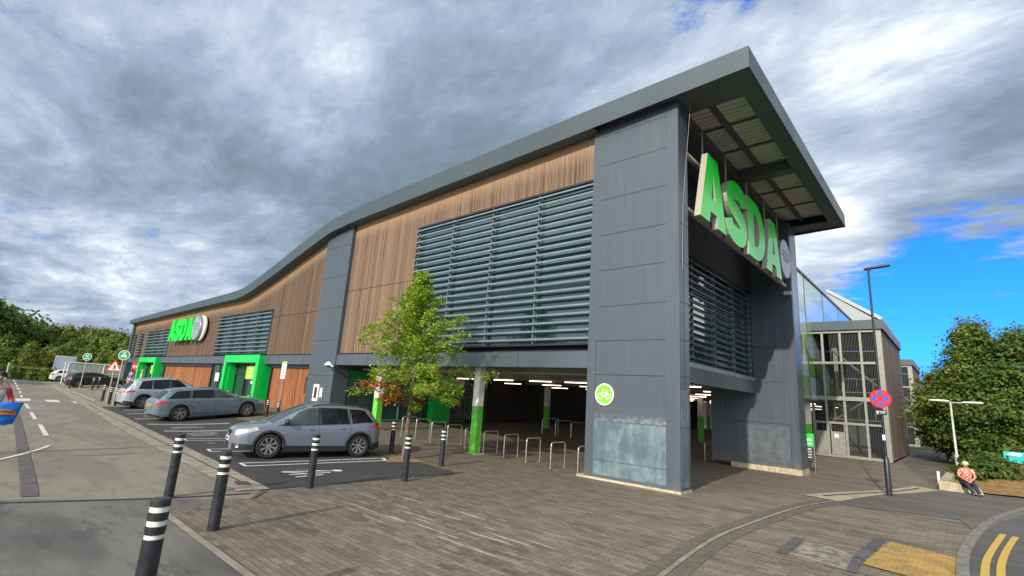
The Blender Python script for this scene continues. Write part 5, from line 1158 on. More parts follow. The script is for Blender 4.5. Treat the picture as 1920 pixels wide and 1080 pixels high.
    for s in (-1, 1):
        m = MB(); xa = S['glass'][0][0]; xb = S['glass'][-1][1]; n_ = 30; G_ = []
        for i in range(n_+1):
            x = lerp(xa-.03, xb+.05, i/n_); zb_ = f_b(x)+.02; G_ += [(x, s*(side_y(x, zb_)+.008), zb_-.008), (x, s*(side_y(x, zb_)+.008), zb_+.012)]
        m.add(G_, [(2*i, 2*i+1, 2*i+3, 2*i+2) for i in range(n_)]); m.build('window_trim', S.get('trimm', M['trim']), t, local=True)
    # pillar blackout between the windows
    for x0_, x1_ in S['pillars']:
        for s in (-1, 1):
            m = MB(); G_ = []
            for j in range(5):
                for x in (x0_, x1_):
                    zb_ = f_b(x)+.03; zt_ = crown(x, roofhw(x))-.035; z = lerp(zb_, zt_, j/4); G_.append((x, s*(side_y(x, z)+.005), z))
            m.add(G_, [(2*j, 2*j+1, 2*j+3, 2*j+2) for j in range(4)]); m.build('pillar', M['trim'], t, local=True)
    def screen(x0_, x1_, gm, nm_, k=.93):
        m = MB(); G_ = []; nu, nv = 16, 8
        for j in range(nv+1):
            x = lerp(x0_, x1_, j/nv); rw = roofhw(x)*k
            for i in range(nu+1): y = lerp(-rw, rw, i/nu); sg_ = .007 if x0_ < x1_ else -.007; G_.append((x+(.006 if x > 0 else -.006), y, crown(x, y)+.007))
        m.add(G_, [(j*(nu+1)+i, j*(nu+1)+i+1, (j+1)*(nu+1)+i+1, (j+1)*(nu+1)+i) for j in range(nv) for i in range(nu)]); m.build(nm_, gm, t, smooth='all', local=True)
    screen(*S['ws'], M['cglassl'] if S.get('lightws') else M['cglass'], 'windscreen'); screen(*S['rs'], M['cglass'], 'rear_window', .86)
    # wheels
    for wx in wheels:
        for s in (-1, 1):
            yo = s*(f_w(0)-.015); m = MB(); hw = .11
            m.lathe((wx, yo-s*.22, WR), (0, s, 0), [(0, WR*.66), (0, WR*.95), (.02, WR), (.19, WR), (.215, WR*.96), (.225, WR*.80), (.215, WR*.69), (.17, WR*.66)], 36); wl = MB(); wh = m.build('wheel', M['tyre'], t, smooth=40, local=True)
            m = MB(); rr = WR*.685; m.lathe((wx, yo-s*.03, WR), (0, s, 0), [(-.12, rr*.96), (.0, rr*.96), (.022, rr), (.022, rr*.93), (-.0, rr*.90), (-.06, rr*.88)], 36)
            ns = S['spokes']; 
            for k in range(ns):
                q = 2*math.pi*k/ns+.3; pr = S.get('pair', 0)
                for dq in ((-pr, pr) if pr else (0,)):
                    dv = Vector((math.cos(q+dq), 0, math.sin(q+dq))); dt = Vector((-dv.z, 0, dv.x)); c0 = Vector((wx, yo-s*.035, WR)); w0, w1 = S['spw']
                    dv2 = Vector((math.cos(q+dq*1.6), 0, math.sin(q+dq*1.6)))
                    a_, b_ = c0+dv*rr*.14, c0+dv2*rr*.93+Vector((0, s*.015, 0)); pts = [a_-dt*w0, a_+dt*w0, b_+dt*w1, b_-dt*w1]; m.prism([p+Vector((0, s*.018, 0)) for p in pts], (0, -s*.03, 0))
            m.lathe((wx, yo-s*.035, WR), (0, s, 0), [(-.02, rr*.22), (.02, rr*.2), (.026, rr*.1), (.026, 0)], 16); m.build('rim', M['alloy'], wh, smooth=30, local=True)
            m = MB(); m.lathe((wx, yo-s*.1, WR), (0, s, 0), [(0, rr*.92), (.005, 0)], 24); m.build('brake_disc', M['black'], wh, local=True)
    # arch trims
    if S.get('cladding'):
        for wx in wheels:
            for s in (-1, 1):
                m = MB(); G_ = []; n_ = 28; R0, R1 = WR+.05, WR+.115
                for i in range(n_+1):
                    q = lerp(-.35, math.pi+.35, i/n_)
                    for R_ in (R0, R1): x = wx+R_*math.cos(q); z = WR+R_*math.sin(q); z = max(z, .2); G_.append((x, s*(side_y(x, z)+(.012 if R_ == R0 else .006)), z))
                m.add(G_, [(2*i, 2*i+1, 2*i+3, 2*i+2) for i in range(n_)]); m.build('arch_trim', M['trim'], t, smooth='all', local=True)
        x0_, x1_ = min(wheels)+WR+.1, max(wheels)-WR-.1; patch([(x0_, .2), (x1_, .2), (x1_, .37), (x0_, .36)], 20, 3, .010, 'sill_trim', M['trim'])
        patch([(max(wheels)+WR+.1, .22), (L_/2-.03, .22), (L_/2-.03, .42), (max(wheels)+WR+.1, .40)], 12, 3, .010, 'bumper_trim', M['trim']); patch([(-L_/2+.03, .26), (min(wheels)-WR-.1, .24), (min(wheels)-WR-.1, .42), (-L_/2+.03, .5)], 12, 3, .010, 'bumper_trim', M['trim'])
    # door gaps and handles
    for pth in S['gaps']:
        for s in (-1, 1):
            m = MB(); pp = []
            for (x0_, z0_), (x1_, z1_) in zip(pth, pth[1:]):
                for k in range(8): pp.append((lerp(x0_, x1_, k/8), lerp(z0_, z1_, k/8)))
            pp.append(pth[-1]); m.tube([(x, s*(side_y(x, z)+.001), z) for x, z in pp], .0055, 4, caps=False); m.build('door_gap', M['black'], t, local=True)
    for hx, hz in S['handles']:
        for s in (-1, 1):
            m = MB(); y = side_y(hx, hz); m.lathe((hx-.09, s*(y+.022), hz), (1, 0, 0), [(0, .004), (.02, .015), (.16, .015), (.18, .004)], 8); m.obox((hx, s*(y-.002), hz-.003), Vector((1, 0, 0)), Vector((0, 1, 0)), Vector((0, 0, 1)), .055, .004, .026); m.build('door_handle', pm, t, smooth=30, local=True)
    mx, mz = S['mirror']
    for s in (-1, 1):
        y = side_y(mx, mz); m = MB(); m.tube([(mx, s*(y-.03), mz), (mx-.02, s*(y+.08), mz+.03)], .022, 6); m.lathe((mx+.06, s*(y+.16), mz+.07), (-1, 0, 0), [(0, .0), (.02, .07), (.07, .105), (.11, .112), (.13, .10), (.13, 0)], 14)
        m.v = [(x, yy, mz+.07+(zz-mz-.07)*.78) for x, yy, zz in m.v]; m.build('wing_mirror', S.get('mirm', pm), t, smooth=40, local=True)
    for q in S.get('head', []): patch(q, 14, 4, .006, 'headlight', M['headl'])
    for q in S.get('tail', []): patch(q, 12, 4, .006, 'tail_light', M['taill'])
    # front and rear faces
    hx = L_/2; w_ = f_w(hx)
    m = MB(); m.box(hx-.01, hx+.012, -w_*.62, w_*.62, *S['grille']); gr = m.build('grille', M['black'], t, local=True)
    if S.get('emblem'):
        m = MB(); zc_ = sum(S['grille'])/2+.01; m.lathe((hx+.02, 0, zc_), (1, 0, 0), [(0, .075), (.012, .075), (.014, .06), (0, .058)], 22); m.box(hx+.02, hx+.034, -.1, .1, zc_-.018, zc_+.018)
        for s in (-1, 1): m.prism([(hx+.018, s*.10, zc_+.085), (hx+.018, s*.155, zc_+.085), (hx+.018, s*.085, zc_-.085), (hx+.018, s*.045, zc_-.085)], (.014, 0, 0))
        m.build('chrome_badge', M['chrome'], gr, local=True)
    m = MB(); m.box(hx-.01, hx+.008, -w_*.6, w_*.6, .27, .42); 
    for k in range(3): pass
    m.build('lower_grille', M['black'], t, local=True)
    m = MB(); m.box(hx+.008, hx+.022, -.26, .26, .46, .57); fp = m.build('number_plate', M['white'], t, local=True)
    m = MB()
    for k in (-.19, -.125, -.06, .0, .085, .145, .205): m.box(hx+.022, hx+.025, k-.02, k+.02, .485, .545)
    m.build('plate_characters', M['black'], fp, local=True)
    m = MB(); m.box(-hx-.018, -hx+.01, -.26, .26, *S['rplate']); fp = m.build('number_plate', M['yellow'], t, local=True)
    m = MB()
    for k in (-.19, -.125, -.06, .0, .085, .145, .205): m.box(-hx-.021, -hx-.018, k-.02, k+.02, S['rplate'][0]+.025, S['rplate'][1]-.025)
    m.build('plate_characters', M['black'], fp, local=True)
    if S.get('rails'):
        for s in (-1, 1):
            m = MB(); xs2 = np.linspace(S['rails'][0], S['rails'][1], 14); pts = [(x, s*roofhw(x)*.93, crown(x, roofhw(x)*.93)+.012+.035*math.sin(math.pi*i/13)**.4) for i, x in enumerate(xs2)]; m.tube(pts, .017, 8); m.build('roof_rail', S['rails'][2], t, smooth=True, local=True)
    if S.get('fog'):
        for s in (-1, 1):
            x = hx-.16; y = s*side_y(x, .36); m = MB(); m.lathe((x, y+s*.004, .36), Vector((.55, s*.8, 0)), [(0, .055), (.014, .055), (.01, .04), (.008, 0)], 16); m.build('fog_light', M['chrome'], t, local=True)
    return t
# grey-lilac crossover
Lq = 4.54; SQ = dict(L=Lq, wr=.352, wheels=(-1.47, 1.285), roofw=.60,
    top=[(-2.27, .70), (-2.25, .80), (-2.20, 1.02), (-2.12, 1.16), (-2.02, 1.30), (-1.90, 1.48), (-1.78, 1.57), (-1.5, 1.615), (-.8, 1.645), (-.1, 1.64), (.25, 1.59), (.55, 1.46), (.95, 1.24), (1.28, 1.055), (1.36, 1.03), (1.7, .985), (2.0, .915), (2.15, .86), (2.22, .80), (2.27, .66)],
    belt=[(-2.27, .62), (-2.2, .95), (-2.0, 1.10), (-1.6, 1.08), (-1.0, 1.02), (0, .97), (1.0, .93), (1.3, .92), (1.9, .84), (2.2, .74), (2.27, .60)],
    plan=[(-2.27, .55), (-2.24, .66), (-2.15, .77), (-2.0, .84), (-1.7, .885), (-1.0, .892), (1.0, .892), (1.6, .885), (1.9, .84), (2.08, .76), (2.18, .66), (2.24, .56), (2.27, .46)],
    sill=[(-2.27, .40), (-2.1, .30), (-1.7, .25), (-1, .22), (1, .21), (1.8, .23), (2.27, .26)],
    glass=[(-1.92, -1.18, -1.62, -1.12, M['cglass']), (-1.08, -.17, -1.02, -.15, M['cglass']), (-.06, 1.05, -.04, .52, M['cglassl'])], pillars=[(-1.12, -1.08), (-.15, -.06)],
    ws=(.26, 1.26), rs=(-2.13, -1.88), lightws=True, spokes=8, pair=0, spw=(.02, .032), cladding=True,
    gaps=[[(1.08, .92), (1.10, .70), (1.02, .40)], [(-.11, .97), (-.12, .42)], [(-1.14, 1.02), (-1.16, .84), (-1.02, .62), (-.96, .42)], [(1.9, .82), (1.75, .75), (1.60, .78)]],
    handles=[(.12, .86), (-.86, .90)], mirror=(.90, 1.0), mirm=M['trim'], head=[[(1.62, .80), (2.21, .64), (2.17, .80), (1.66, .90)]], tail=[[(-2.20, .88), (-1.86, .94), (-1.94, 1.06), (-2.16, 1.10)]],
    grille=(.62, .76), emblem=True, rplate=(.80, .91), rails=(-1.75, .1, M['trim']), fog=True)
# estate
La = 4.93; SA = dict(L=La, wr=.345, wheels=(-1.50, 1.41), roofw=.56,
    top=[(-2.465, .68), (-2.45, .86), (-2.38, .97), (-2.30, 1.03), (-2.05, 1.24), (-1.85, 1.385), (-1.6, 1.42), (-.9, 1.455), (-.2, 1.46), (.15, 1.42), (.5, 1.30), (.9, 1.13), (1.18, 1.0), (1.3, .975), (1.8, .91), (2.2, .80), (2.38, .72), (2.465, .60)],
    belt=[(-2.465, .60), (-2.4, .90), (-2.1, .98), (-1.5, .965), (0, .93), (1.1, .90), (1.3, .885), (2.0, .79), (2.35, .66), (2.465, .54)],
    plan=[(-2.465, .60), (-2.42, .72), (-2.3, .82), (-2.0, .90), (-1.5, .925), (1.0, .925), (1.6, .915), (2.0, .87), (2.25, .78), (2.38, .66), (2.44, .56), (2.465, .48)],
    sill=[(-2.465, .34), (-2.2, .24), (-1.5, .2), (1.5, .18), (2.465, .2)],
    glass=[(-2.02, -1.12, -1.62, -1.08, M['cglass']), (-1.03, -.12, -.99, -.10, M['cglass']), (-.03, 1.02, -.02, .42, M['cglassl'])], pillars=[(-1.08, -1.03), (-.10, -.03)],
    ws=(.18, 1.14), rs=(-2.30, -1.90), spokes=5, pair=.15, spw=(.015, .022),
    gaps=[[(1.06, .90), (1.08, .6), (1.0, .26)], [(-.07, .93), (-.08, .26)], [(-1.06, .96), (-1.10, .75), (-.98, .5), (-.95, .26)], [(1.1, .26), (-1.0, .30)]],
    handles=[(.14, .80), (-.84, .83)], mirror=(.86, .96), head=[[(1.95, .66), (2.40, .56), (2.36, .68), (2.0, .76)]], tail=[[(-2.44, .74), (-2.02, .80), (-2.0, .90), (-2.40, .90)]],
    grille=(.45, .58), rplate=(.66, .77), rails=(-1.9, .1, M['chrome']), trimm=M['chrome'])
# silver crossover
Lm = 4.57; SM = dict(SQ); SM.update(L=4.574, wheels=(-1.36, 1.36), spokes=5, pair=.17, spw=(.012, .03), emblem=False, lightws=False, rails=(-1.6, .1, M['chrome']), rplate=(.88, .99),
    top=[(-2.287, .66), (-2.27, .90), (-2.22, 1.06), (-2.12, 1.15), (-1.92, 1.36), (-1.72, 1.56), (-1.4, 1.62), (-.8, 1.66), (-.1, 1.66), (.25, 1.61), (.6, 1.46), (1.0, 1.22), (1.28, 1.06), (1.4, 1.03), (1.8, .97), (2.1, .86), (2.22, .76), (2.287, .62)],
    plan=[(-2.287, .60), (-2.25, .72), (-2.15, .81), (-2.0, .87), (-1.7, .915), (-1.0, .925), (1.0, .925), (1.6, .915), (1.95, .85), (2.1, .77), (2.2, .66), (2.25, .56), (2.287, .46)],
    glass=[(-1.62, -.98, -1.40, -.94, M['cglass']), (-.90, -.12, -.86, -.10, M['cglass']), (-.02, 1.02, -.01, .50, M['cglass'])], pillars=[(-.94, -.88), (-.10, -.02)], ws=(.28, 1.26), rs=(-2.13, -1.76),
    tail=[[(-2.26, .90), (-1.72, .96), (-1.80, 1.02), (-2.22, 1.04)]], mirm=None)
SM['mirm'] = M['steel']
# hatchback
SH = dict(SA); SH.update(L=4.25, wr=.32, wheels=(-1.25, 1.33), roofw=.55,
    top=[(-2.125, .60), (-2.11, .85), (-2.05, .98), (-1.95, 1.08), (-1.75, 1.28), (-1.5, 1.39), (-1.0, 1.435), (-.3, 1.44), (.1, 1.38), (.5, 1.23), (.9, 1.04), (1.1, .97), (1.6, .90), (1.95, .78), (2.08, .66), (2.125, .55)],
    belt=[(-2.125, .55), (-2.05, .92), (-1.7, 1.0), (-1.0, .95), (0, .92), (1.0, .89), (1.7, .80), (2.05, .62), (2.125, .5)],
    plan=[(-2.125, .55), (-2.08, .70), (-1.95, .80), (-1.6, .86), (-1, .885), (1, .885), (1.6, .86), (1.9, .78), (2.03, .66), (2.09, .56), (2.125, .45)],
    sill=[(-2.125, .32), (-1.8, .24), (1.5, .18), (2.125, .2)], glass=[(-1.55, -.9, -1.35, -.86, M['cglass']), (-.82, -.05, -.8, -.04, M['cglass']), (.03, .92, .04, .42, M['cglass'])], pillars=[(-.86, -.82), (-.04, .03)], ws=(.14, 1.05), rs=(-1.96, -1.54),
    gaps=[[(.95, .88), (.9, .26)], [(0, .92), (0, .26)]], handles=[(.2, .80), (-.66, .83)], mirror=(.78, .94), head=[[(1.6, .64), (2.06, .54), (2.02, .66), (1.65, .74)]], tail=[[(-2.10, .72), (-1.72, .80), (-1.76, .94), (-2.06, .92)]], rails=None, rplate=(.62, .73), spokes=7, pair=0, spw=(.015, .022))
PQ = paint('lilac_grey_paint', (.20, .225, .29)); PA = paint('blue_grey_paint', (.15, .21, .25)); PM = paint('silver_paint', (.44, .50, .55)); PK = paint('black_blue_paint', (.008, .009, .016)); PW = mat('white_car_paint', (.65, .65, .66), .25, 0, Coat_Weight=1.0)
def from_wheels(S, rear_px, front_px, side, rz_guess, dz=0):
    "centre of a car whose visible wheels touch the ground at two pixels (front pixel optional)"
    r_ = G(*rear_px); d = Vector((math.cos(rz_guess), math.sin(rz_guess), 0)); n_ = Vector((-d.y, d.x, 0))*side
    w_ = ip(0, S['plan'])-.02
    return r_, d, n_, w_
# crossover nearest: nose towards the road
fr_, rr_ = G(492, 862), G(664, 858); d = (fr_-rr_); d.z = 0; scq = d.length/2.765; d.normalize(); rzq = math.atan2(d.y, d.x); nrm = Vector((-d.y, d.x, 0))
sidev = 1 if nrm.x > 0 else -1; cq = (fr_+rr_)/2-nrm*sidev*(.87*scq)-d*.012; print('crossover scale', scq, math.degrees(rzq)); cq.z = g(cq.x, cq.y)+.012
car('crossover_car', 'lilac grey crossover with black roof rails, the nearest parked car', SQ, cq, rzq, PQ, scq)
def park(nm_, lb, S, rear_px, rz, pm, sc=1.0, tilt=True):
    r_ = G(*rear_px); d = Vector((math.cos(rz), math.sin(rz), 0)); n_ = Vector((d.y, -d.x, 0)); w_ = ip(0, S['plan'])-.03
    c = r_-n_*w_*sc-d*(min(S['wheels'])*sc); zr_ = g(r_.x, r_.y); zf = g(*(r_+d*2.8*sc).xy); c.z = (g(*(c-d*1.4).xy)+g(*(c+d*1.4).xy))/2+.012
    t = car(nm_, lb, S, c, rz, pm, sc); p_ = math.atan2(zf-zr_, 2.8*sc)
    t.rotation_euler = (Matrix.Rotation(rz, 3, 'Z') @ Matrix.Rotation(-p_, 3, 'Y')).to_euler(); print(nm_, c, zf-zr_); return t
park('estate_car', 'blue grey estate car parked tail to the road behind the lilac crossover', SA, (335, 791), math.radians(92), PA)
park('crossover_car', 'silver crossover beyond the blue grey estate, tail to the road', SM, (267, 767), math.radians(92), PM)
park('hatchback_car', 'black hatchback parked beside the round green sign in the distance', SH, (147, 727), math.radians(92), PK)
park('hatchback_car', 'white car mostly hidden by the trolley shelter post', SH, (110, 716), math.radians(88), PW)
park('estate_car', 'dark blue car with red tail light farthest away by the shelter', SM, (97, 711), math.radians(86), PK)
# box van behind
q = ray(117, 700); k_ = 84/math.hypot(q.x, q.y); bv = Vector((q.x*k_, q.y*k_, 0)); bv.z = g(bv.x, bv.y)
vt = thing('box_van', 'pale blue grey box van behind the distant parked cars', 'van', bv, math.atan2(q.y, q.x))
m = MB(); m.prism([(-2.2, -1.0, .75), (1.4, -1.0, .75), (1.4, -1.0, 2.9), (1.2, -1.0, 3.0), (-2.0, -1.0, 3.0), (-2.2, -1.0, 2.9)], (0, 2.0, 0)); m.build('box_body', mat('van_box', (.30, .36, .42), .4), vt, local=True, bevel=.04)
m = MB(); m.prism([(1.4, -.95, .4), (3.1, -.95, .4), (3.15, -.95, 1.1), (2.7, -.95, 1.35), (2.25, -.95, 2.1), (1.4, -.95, 2.15)], (0, 1.9, 0)); m.box(-2.2, 1.4, -.9, .9, .45, .75); m.build('cab', M['trim'], vt, local=True)
m = MB(); m.box(-2.215, -2.2, -.75, .75, 1.1, 2.75); m.build('rear_door', mat('van_door', (.36, .43, .50), .4), vt, local=True)
for wx in (-1.4, 2.3):
    for s in (-1, 1): m = MB(); m.lathe((wx, s*.75, .36), (0, s, 0), [(0, 0), (0, .36), (.2, .36), (.22, .2), (.2, 0)], 20); m.build('wheel', M['tyre'], vt, local=True)
# ================================================================== PEOPLE
def skinmesh(name, J, E, m, parent, sub=1, sc=1.0, grow=0.0):
    names = list(J); idx = {n: i for i, n in enumerate(names)}; me = bpy.data.meshes.new('t'); me.from_pydata([tuple(J[n][0]) for n in names], [(idx[a], idx[b]) for a, b in E], [])
    o = bpy.data.objects.new('t', me); COL.objects.link(o); sm = o.modifiers.new('s', 'SKIN'); sm.use_smooth_shade = True
    for i, n in enumerate(names):
        r_ = J[n][1]; r_ = r_ if isinstance(r_, tuple) else (r_, r_); me.skin_vertices[0].data[i].radius = (r_[0]+grow, r_[1]+grow)
    me.skin_vertices[0].data[0].use_root = True; ss_ = o.modifiers.new('u', 'SUBSURF'); ss_.levels = sub
    dg_ = bpy.context.evaluated_depsgraph_get(); nm_ = bpy.data.meshes.new_from_object(o.evaluated_get(dg_)); bpy.data.objects.remove(o); nm_.materials.clear(); nm_.materials.append(m)
    for p in nm_.polygons: p.use_smooth = True
    q = bpy.data.objects.new(name, nm_); COL.objects.link(q); q.parent = parent; return q
def person(label, loc, rz, J, cl, scale=1.0):
    "J: joints in local metres; cl: clothing (name, joints, edges, material, grow)"
    t = thing('person', label, 'person', loc, rz); t.scale = (scale,)*3
    E = [('hip', 'waist'), ('waist', 'chest'), ('chest', 'neck'), ('neck', 'headb'), ('headb', 'head'), ('head', 'headt')]
    for s in 'lr': E += [('chest', 'sh'+s), ('sh'+s, 'el'+s), ('el'+s, 'wr'+s), ('wr'+s, 'pa'+s), ('hip', 'th'+s), ('th'+s, 'kn'+s), ('kn'+s, 'an'+s), ('an'+s, 'to'+s)]
    JJ = {k: (Vector(v[0]), v[1]) for k, v in J.items()}
    for s in 'lr':
        w_, e_ = JJ['wr'+s][0], JJ['el'+s][0]; d = (w_-e_).normalized(); a = d.cross(Vector((0, 0, 1))); a = a.normalized() if a.length > .1 else Vector((0, 1, 0)); JJ['pa'+s] = (w_+d*.07, (.036, .02))
        dn = (d*.8+Vector((0, 0, -.5))).normalized()
        for k, (o_, l_) in enumerate(((-.030, .062), (-.010, .072), (.010, .070), (.029, .055))):
            JJ[f'f{k}a{s}'] = (w_+d*.11+a*o_, .010); JJ[f'f{k}b{s}'] = (w_+d*.11+a*o_*1.1+d*l_*.5, .009); JJ[f'f{k}c{s}'] = (w_+d*.11+a*o_*1.1+d*l_*.5+dn*l_*.5, .008); E += [('pa'+s, f'f{k}a{s}'), (f'f{k}a{s}', f'f{k}b{s}'), (f'f{k}b{s}', f'f{k}c{s}')]
        JJ['tha'+s] = (w_+d*.05+a*.045, .011); JJ['thb'+s] = (w_+d*.09+a*.062, .009); E += [('wr'+s, 'tha'+s), ('tha'+s, 'thb'+s)]
    skinmesh('body', JJ, E, M['skin'], t)
    hd = JJ['head'][0]; fw = Vector((0, -1, 0)) if 'face' not in cl else Vector(cl['face'])
    rt_ = fw.cross(Vector((0, 0, 1))).normalized(); m = MB()
    m.lathe(hd+fw*.085+Vector((0, 0, -.035)), (fw+Vector((0, 0, .25))), [(0, .022), (.02, .014), (.032, .002)], 8); m.build('nose', M['skin'], t, smooth=True, local=True)
    m = MB()
    for s in (-1, 1): m.lathe(hd+fw*.088+rt_*s*.034+Vector((0, 0, .0)), fw, [(0, .012), (.006, .009), (.008, 0)], 8)
    m.lathe(hd+fw*.084+Vector((0, 0, -.078)), fw, [(0, .022), (.005, .018), (.006, 0)], 8); m.build('facial_features', mat('eye_dark', (.12, .05, .04), .4), t, local=True)
    # hair cap
    m = MB(); n1_, n2_ = 12, 8; hr = cl['hair_r']; V = []; F = []
    c = hd+Vector((0, 0, .03))-fw*.012
    for i in range(n2_+1):
        ph = i/n2_*math.pi*.62
        for k in range(n1_):
            q = 2*math.pi*k/n1_; dv = rt_*math.cos(q)*math.sin(ph)+fw*math.sin(q)*math.sin(ph)+Vector((0, 0, 1))*math.cos(ph); cut = 1.0
            if math.sin(q) > .3 and ph > 1.15: cut = .80
            V.append(c+dv*hr*cut*(1+.05*math.sin(7*q)))
    for i in range(n2_):
        for k in range(n1_): F.append((i*n1_+k, i*n1_+(k+1) % n1_, (i+1)*n1_+(k+1) % n1_, (i+1)*n1_+k))
    m.add(V, F); m.build('hair', cl['hair'], t, smooth='all', local=True)
    for nm_, js, es, mt, gr_ in cl['wear']:
        JJ2 = {k: JJ[k] for k in js}; skinmesh(nm_, JJ2, es, mt, t, grow=gr_)
    return t
TOPJ = ['hip', 'waist', 'chest', 'shl', 'shr', 'ell', 'elr']; TOPE = [('hip', 'waist'), ('waist', 'chest'), ('chest', 'shl'), ('chest', 'shr'), ('shl', 'ell'), ('shr', 'elr')]
LEGJ = ['hip', 'thl', 'thr', 'knl', 'knr', 'anl', 'anr']; LEGE = [('hip', 'thl'), ('hip', 'thr'), ('thl', 'knl'), ('thr', 'knr'), ('knl', 'anl'), ('knr', 'anr')]
SHJ = lambda s: (['an'+s, 'to'+s], [('an'+s, 'to'+s)])
def standing(step=.1):
    return dict(hip=((0, 0, .95), (.13, .10)), waist=((0, 0, 1.10), (.12, .085)), chest=((0, .01, 1.34), (.145, .10)), neck=((0, 0, 1.50), .052), headb=((0, -.01, 1.575), (.06, .07)), head=((0, -.015, 1.64), (.078, .092)), headt=((0, -.005, 1.72), (.055, .065)),
        shl=((-.17, .01, 1.42), .055), shr=((.17, .01, 1.42), .055), ell=((-.23, .03, 1.13), .04), elr=((.23, .03, 1.13), .04), wrl=((-.24, -.08, .90), .027), wrr=((.24, -.08, .90), .027),
        thl=((-.09, 0, .88), .082), thr=((.09, 0, .88), .082), knl=((-.1, -step, .49), .056), knr=((.1, step*.3, .49), .056), anl=((-.1, -step*1.4, .09), .04), anr=((.1, step*1.8, .09), .04), tol=((-.1, -step*1.4-.17, .04), (.04, .03)), tor=((.1, step*1.8-.17, .05), (.04, .03)))
# seated person on the planter kerb
seat = G(1800, 919); 
JS = dict(hip=((0, .05, .50), (.16, .13)), waist=((0, .05, .66), (.16, .13)), chest=((0, .0, .90), (.17, .12)), neck=((0, -.03, 1.06), .055), headb=((0, -.05, 1.12), (.062, .07)), head=((0, -.065, 1.19), (.08, .092)), headt=((0, -.055, 1.27), (.058, .065)),
    shl=((-.18, .0, .98), .062), shr=((.18, .0, .98), .062), ell=((-.26, -.10, .74), .045), elr=((.27, -.06, .74), .045), wrl=((-.07, -.30, .62), .03), wrr=((.10, -.32, .60), .03),
    thl=((-.09, .0, .46), .10), thr=((.09, .0, .46), .10), knl=((-.08, -.40, .50), .066), knr=((.15, -.40, .48), .066), anl=((.10, -.66, .12), .045), anr=((.26, -.62, .11), .045), tol=((.16, -.84, .06), (.045, .035)), tor=((.32, -.80, .06), (.045, .035)))
red_top = mat('red_patterned_top', fn=lambda t, b, oc, P: t.set(b, 'Base Color', t.mix(t.rng(t.noise(P, 16, 2), .52, .58), (.55, .09, .06), (.75, .62, .52)))); dark_tr = mat('dark_trousers', (.03, .03, .045), .8); shoe = mat('dark_shoes', (.02, .02, .02), .5)
person('person in a red patterned top seated on the low planter wall', (A0.x+.85, A0.y-.02, g(A0.x+.85, A0.y-.3)-.07), math.radians(8), JS, dict(hair=mat('pale_hair', (.62, .56, .42), .7), hair_r=.112,
    wear=[('patterned_top', TOPJ, TOPE, red_top, .022), ('trousers', LEGJ, LEGE, dark_tr, .02), ('shoe', *SHJ('l'), shoe, .022), ('shoe', *SHJ('r'), shoe, .022)]), 1.0)
q = PY(244, 712, 11.0); person('person in a purple top carrying something white by the far green entrance', (q.x, 11.0, g(q.x, 11)), math.radians(40), standing(), dict(hair=mat('brown_hair', (.06, .035, .02), .7), hair_r=.11,
    wear=[('purple_top', TOPJ, TOPE, mat('purple_cloth', (.16, .12, .32), .8), .022), ('trousers', LEGJ, LEGE, mat('pale_trousers', (.45, .38, .36), .8), .018), ('shoe', *SHJ('l'), shoe, .022), ('shoe', *SHJ('r'), shoe, .022)]))
q = PY(264, 712, 11.2); person('blond person in pale clothing in front of the far green entrance', (q.x, 11.2, g(q.x, 11.2)), math.radians(-20), standing(-.08), dict(hair=mat('blond_hair', (.45, .33, .16), .7), hair_r=.115,
    wear=[('pale_top', TOPJ, TOPE, mat('pale_cloth', (.6, .5, .44), .8), .022), ('trousers', LEGJ, LEGE, dark_tr, .018), ('shoe', *SHJ('l'), shoe, .022), ('shoe', *SHJ('r'), shoe, .022)]))
# person at the left edge with the blue bag
r = ray(-16, 770); k_ = 17.5/math.hypot(r.x, r.y); ex, ey = r.x*k_, r.y*k_; ez = g(ex, ey)
JE = standing(.16); JE['elr'] = ((.27, .04, 1.20), .04); JE['wrr'] = ((.33, -.10, 1.02), .028)
for k in JE: JE[k] = ((JE[k][0][0], JE[k][0][1], JE[k][0][2]*1.10), JE[k][1])
camdir = math.atan2(-ey, -ex)
red_sl = mat('red_sleeve', (.50, .05, .05), .8)
pe = person('person at the left edge in a grey top holding a blue bag', (ex, ey, ez), camdir+math.pi/2, JE, dict(hair=mat('dark_hair', (.03, .018, .02), .7), hair_r=.108,
    wear=[('grey_top', TOPJ[:5], TOPE[:4], mat('grey_cloth', (.40, .42, .46), .8), .022), ('red_sleeve', ['shr', 'elr', 'wrr'], [('shr', 'elr'), ('elr', 'wrr')], red_sl, .016), ('trousers', LEGJ, LEGE, dark_tr, .018), ('shoe', *SHJ('l'), shoe, .022), ('shoe', *SHJ('r'), shoe, .022)]))
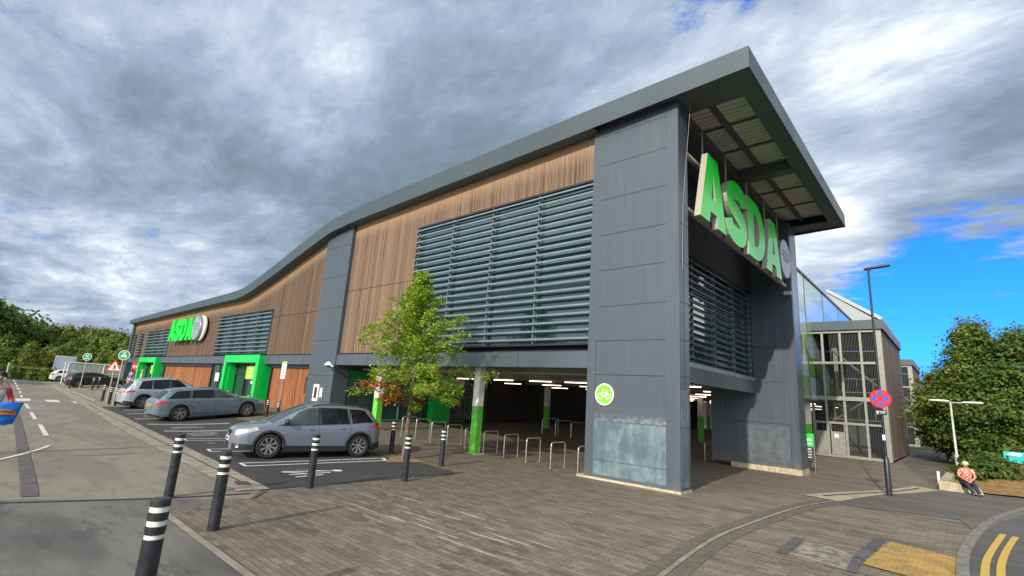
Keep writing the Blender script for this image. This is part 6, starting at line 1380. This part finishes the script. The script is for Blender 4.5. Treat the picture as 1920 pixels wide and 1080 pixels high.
# bag: a flattened trapezoid held by its top edge
R2 = Vector((CR.x, CR.y, 0)).normalized(); toC = Vector((-ex, -ey, 0)).normalized(); rr0 = ray(7, 774); k_ = 16.3/math.hypot(rr0.x, rr0.y); bc = rr0*k_; bc.z += CAMH
side = up.cross(toC).normalized(); side = side if side.dot(R2) > 0 else -side
bag = thing('shopping_bag', 'bright blue plastic shopping bag with an orange printed band at the left picture edge', 'bag', bc)
def bagpt(u, v, w_): return bc+side*u+up*v+toC*w_
m = MB(); prof = [(-.24, .24, .06), (-.20, .02, .11), (-.17, -.24, .05)]; V = []; F = []
nu, nv = 14, 10
for s in (1, -1):
    for j in range(nv+1):
        v = lerp(.25, -.26, j/nv); hwid = lerp(.29, .19, j/nv); th = .11*math.sin(math.pi*min(1, j/nv*.9+.06))**.6
        for i in range(nu+1):
            u = lerp(-1, 1, i/nu); V.append(bagpt(u*hwid, v+.012*math.sin(u*5+j)-.02*(1-u*u)*(j == 0), s*th*(1-u*u)**.5+.008*math.sin(3*u+1.7*j)))
o_ = (nu+1)*(nv+1)
for s in (0, 1):
    for j in range(nv):
        for i in range(nu): a_ = s*o_+j*(nu+1)+i; F.append((a_, a_+1, a_+nu+2, a_+nu+1))
m.add(V, F); m.build('bag_body', mat('blue_plastic', (.005, .16, .62), .25), bag, smooth='all')
m = MB(); V = []
for i in range(15):
    u = lerp(-.9, .8, i/14); zz = .06*(1-u*u)-.03; 
    for h_ in (-.055, .055): V.append(bagpt(u*.24, zz+h_*(1-.3*u*u), .115*(1-u*u*.9)**.5+.018))
m.add(V, [(2*i, 2*i+1, 2*i+3, 2*i+2) for i in range(14)]); bb = m.build('orange_band', mat('bag_orange', (.70, .22, .03), .4), bag)
m = MB()
for i in range(7):
    u = -.72+i*.22; zz = .06*(1-u*u)-.03; c = bagpt(u*.24, zz, .118*(1-u*u*.9)**.5+.022)
    for dx, dz_, a_, b_ in ((-.012, 0, .005, .028), (.012, .012, .005, .016), (0, .026, .014, .005), (0, 0, .014, .005)): m.obox(c+side*dx+up*dz_, side, up, toC, a_, b_, .001)
m.build('bag_lettering', M['black'], bb)
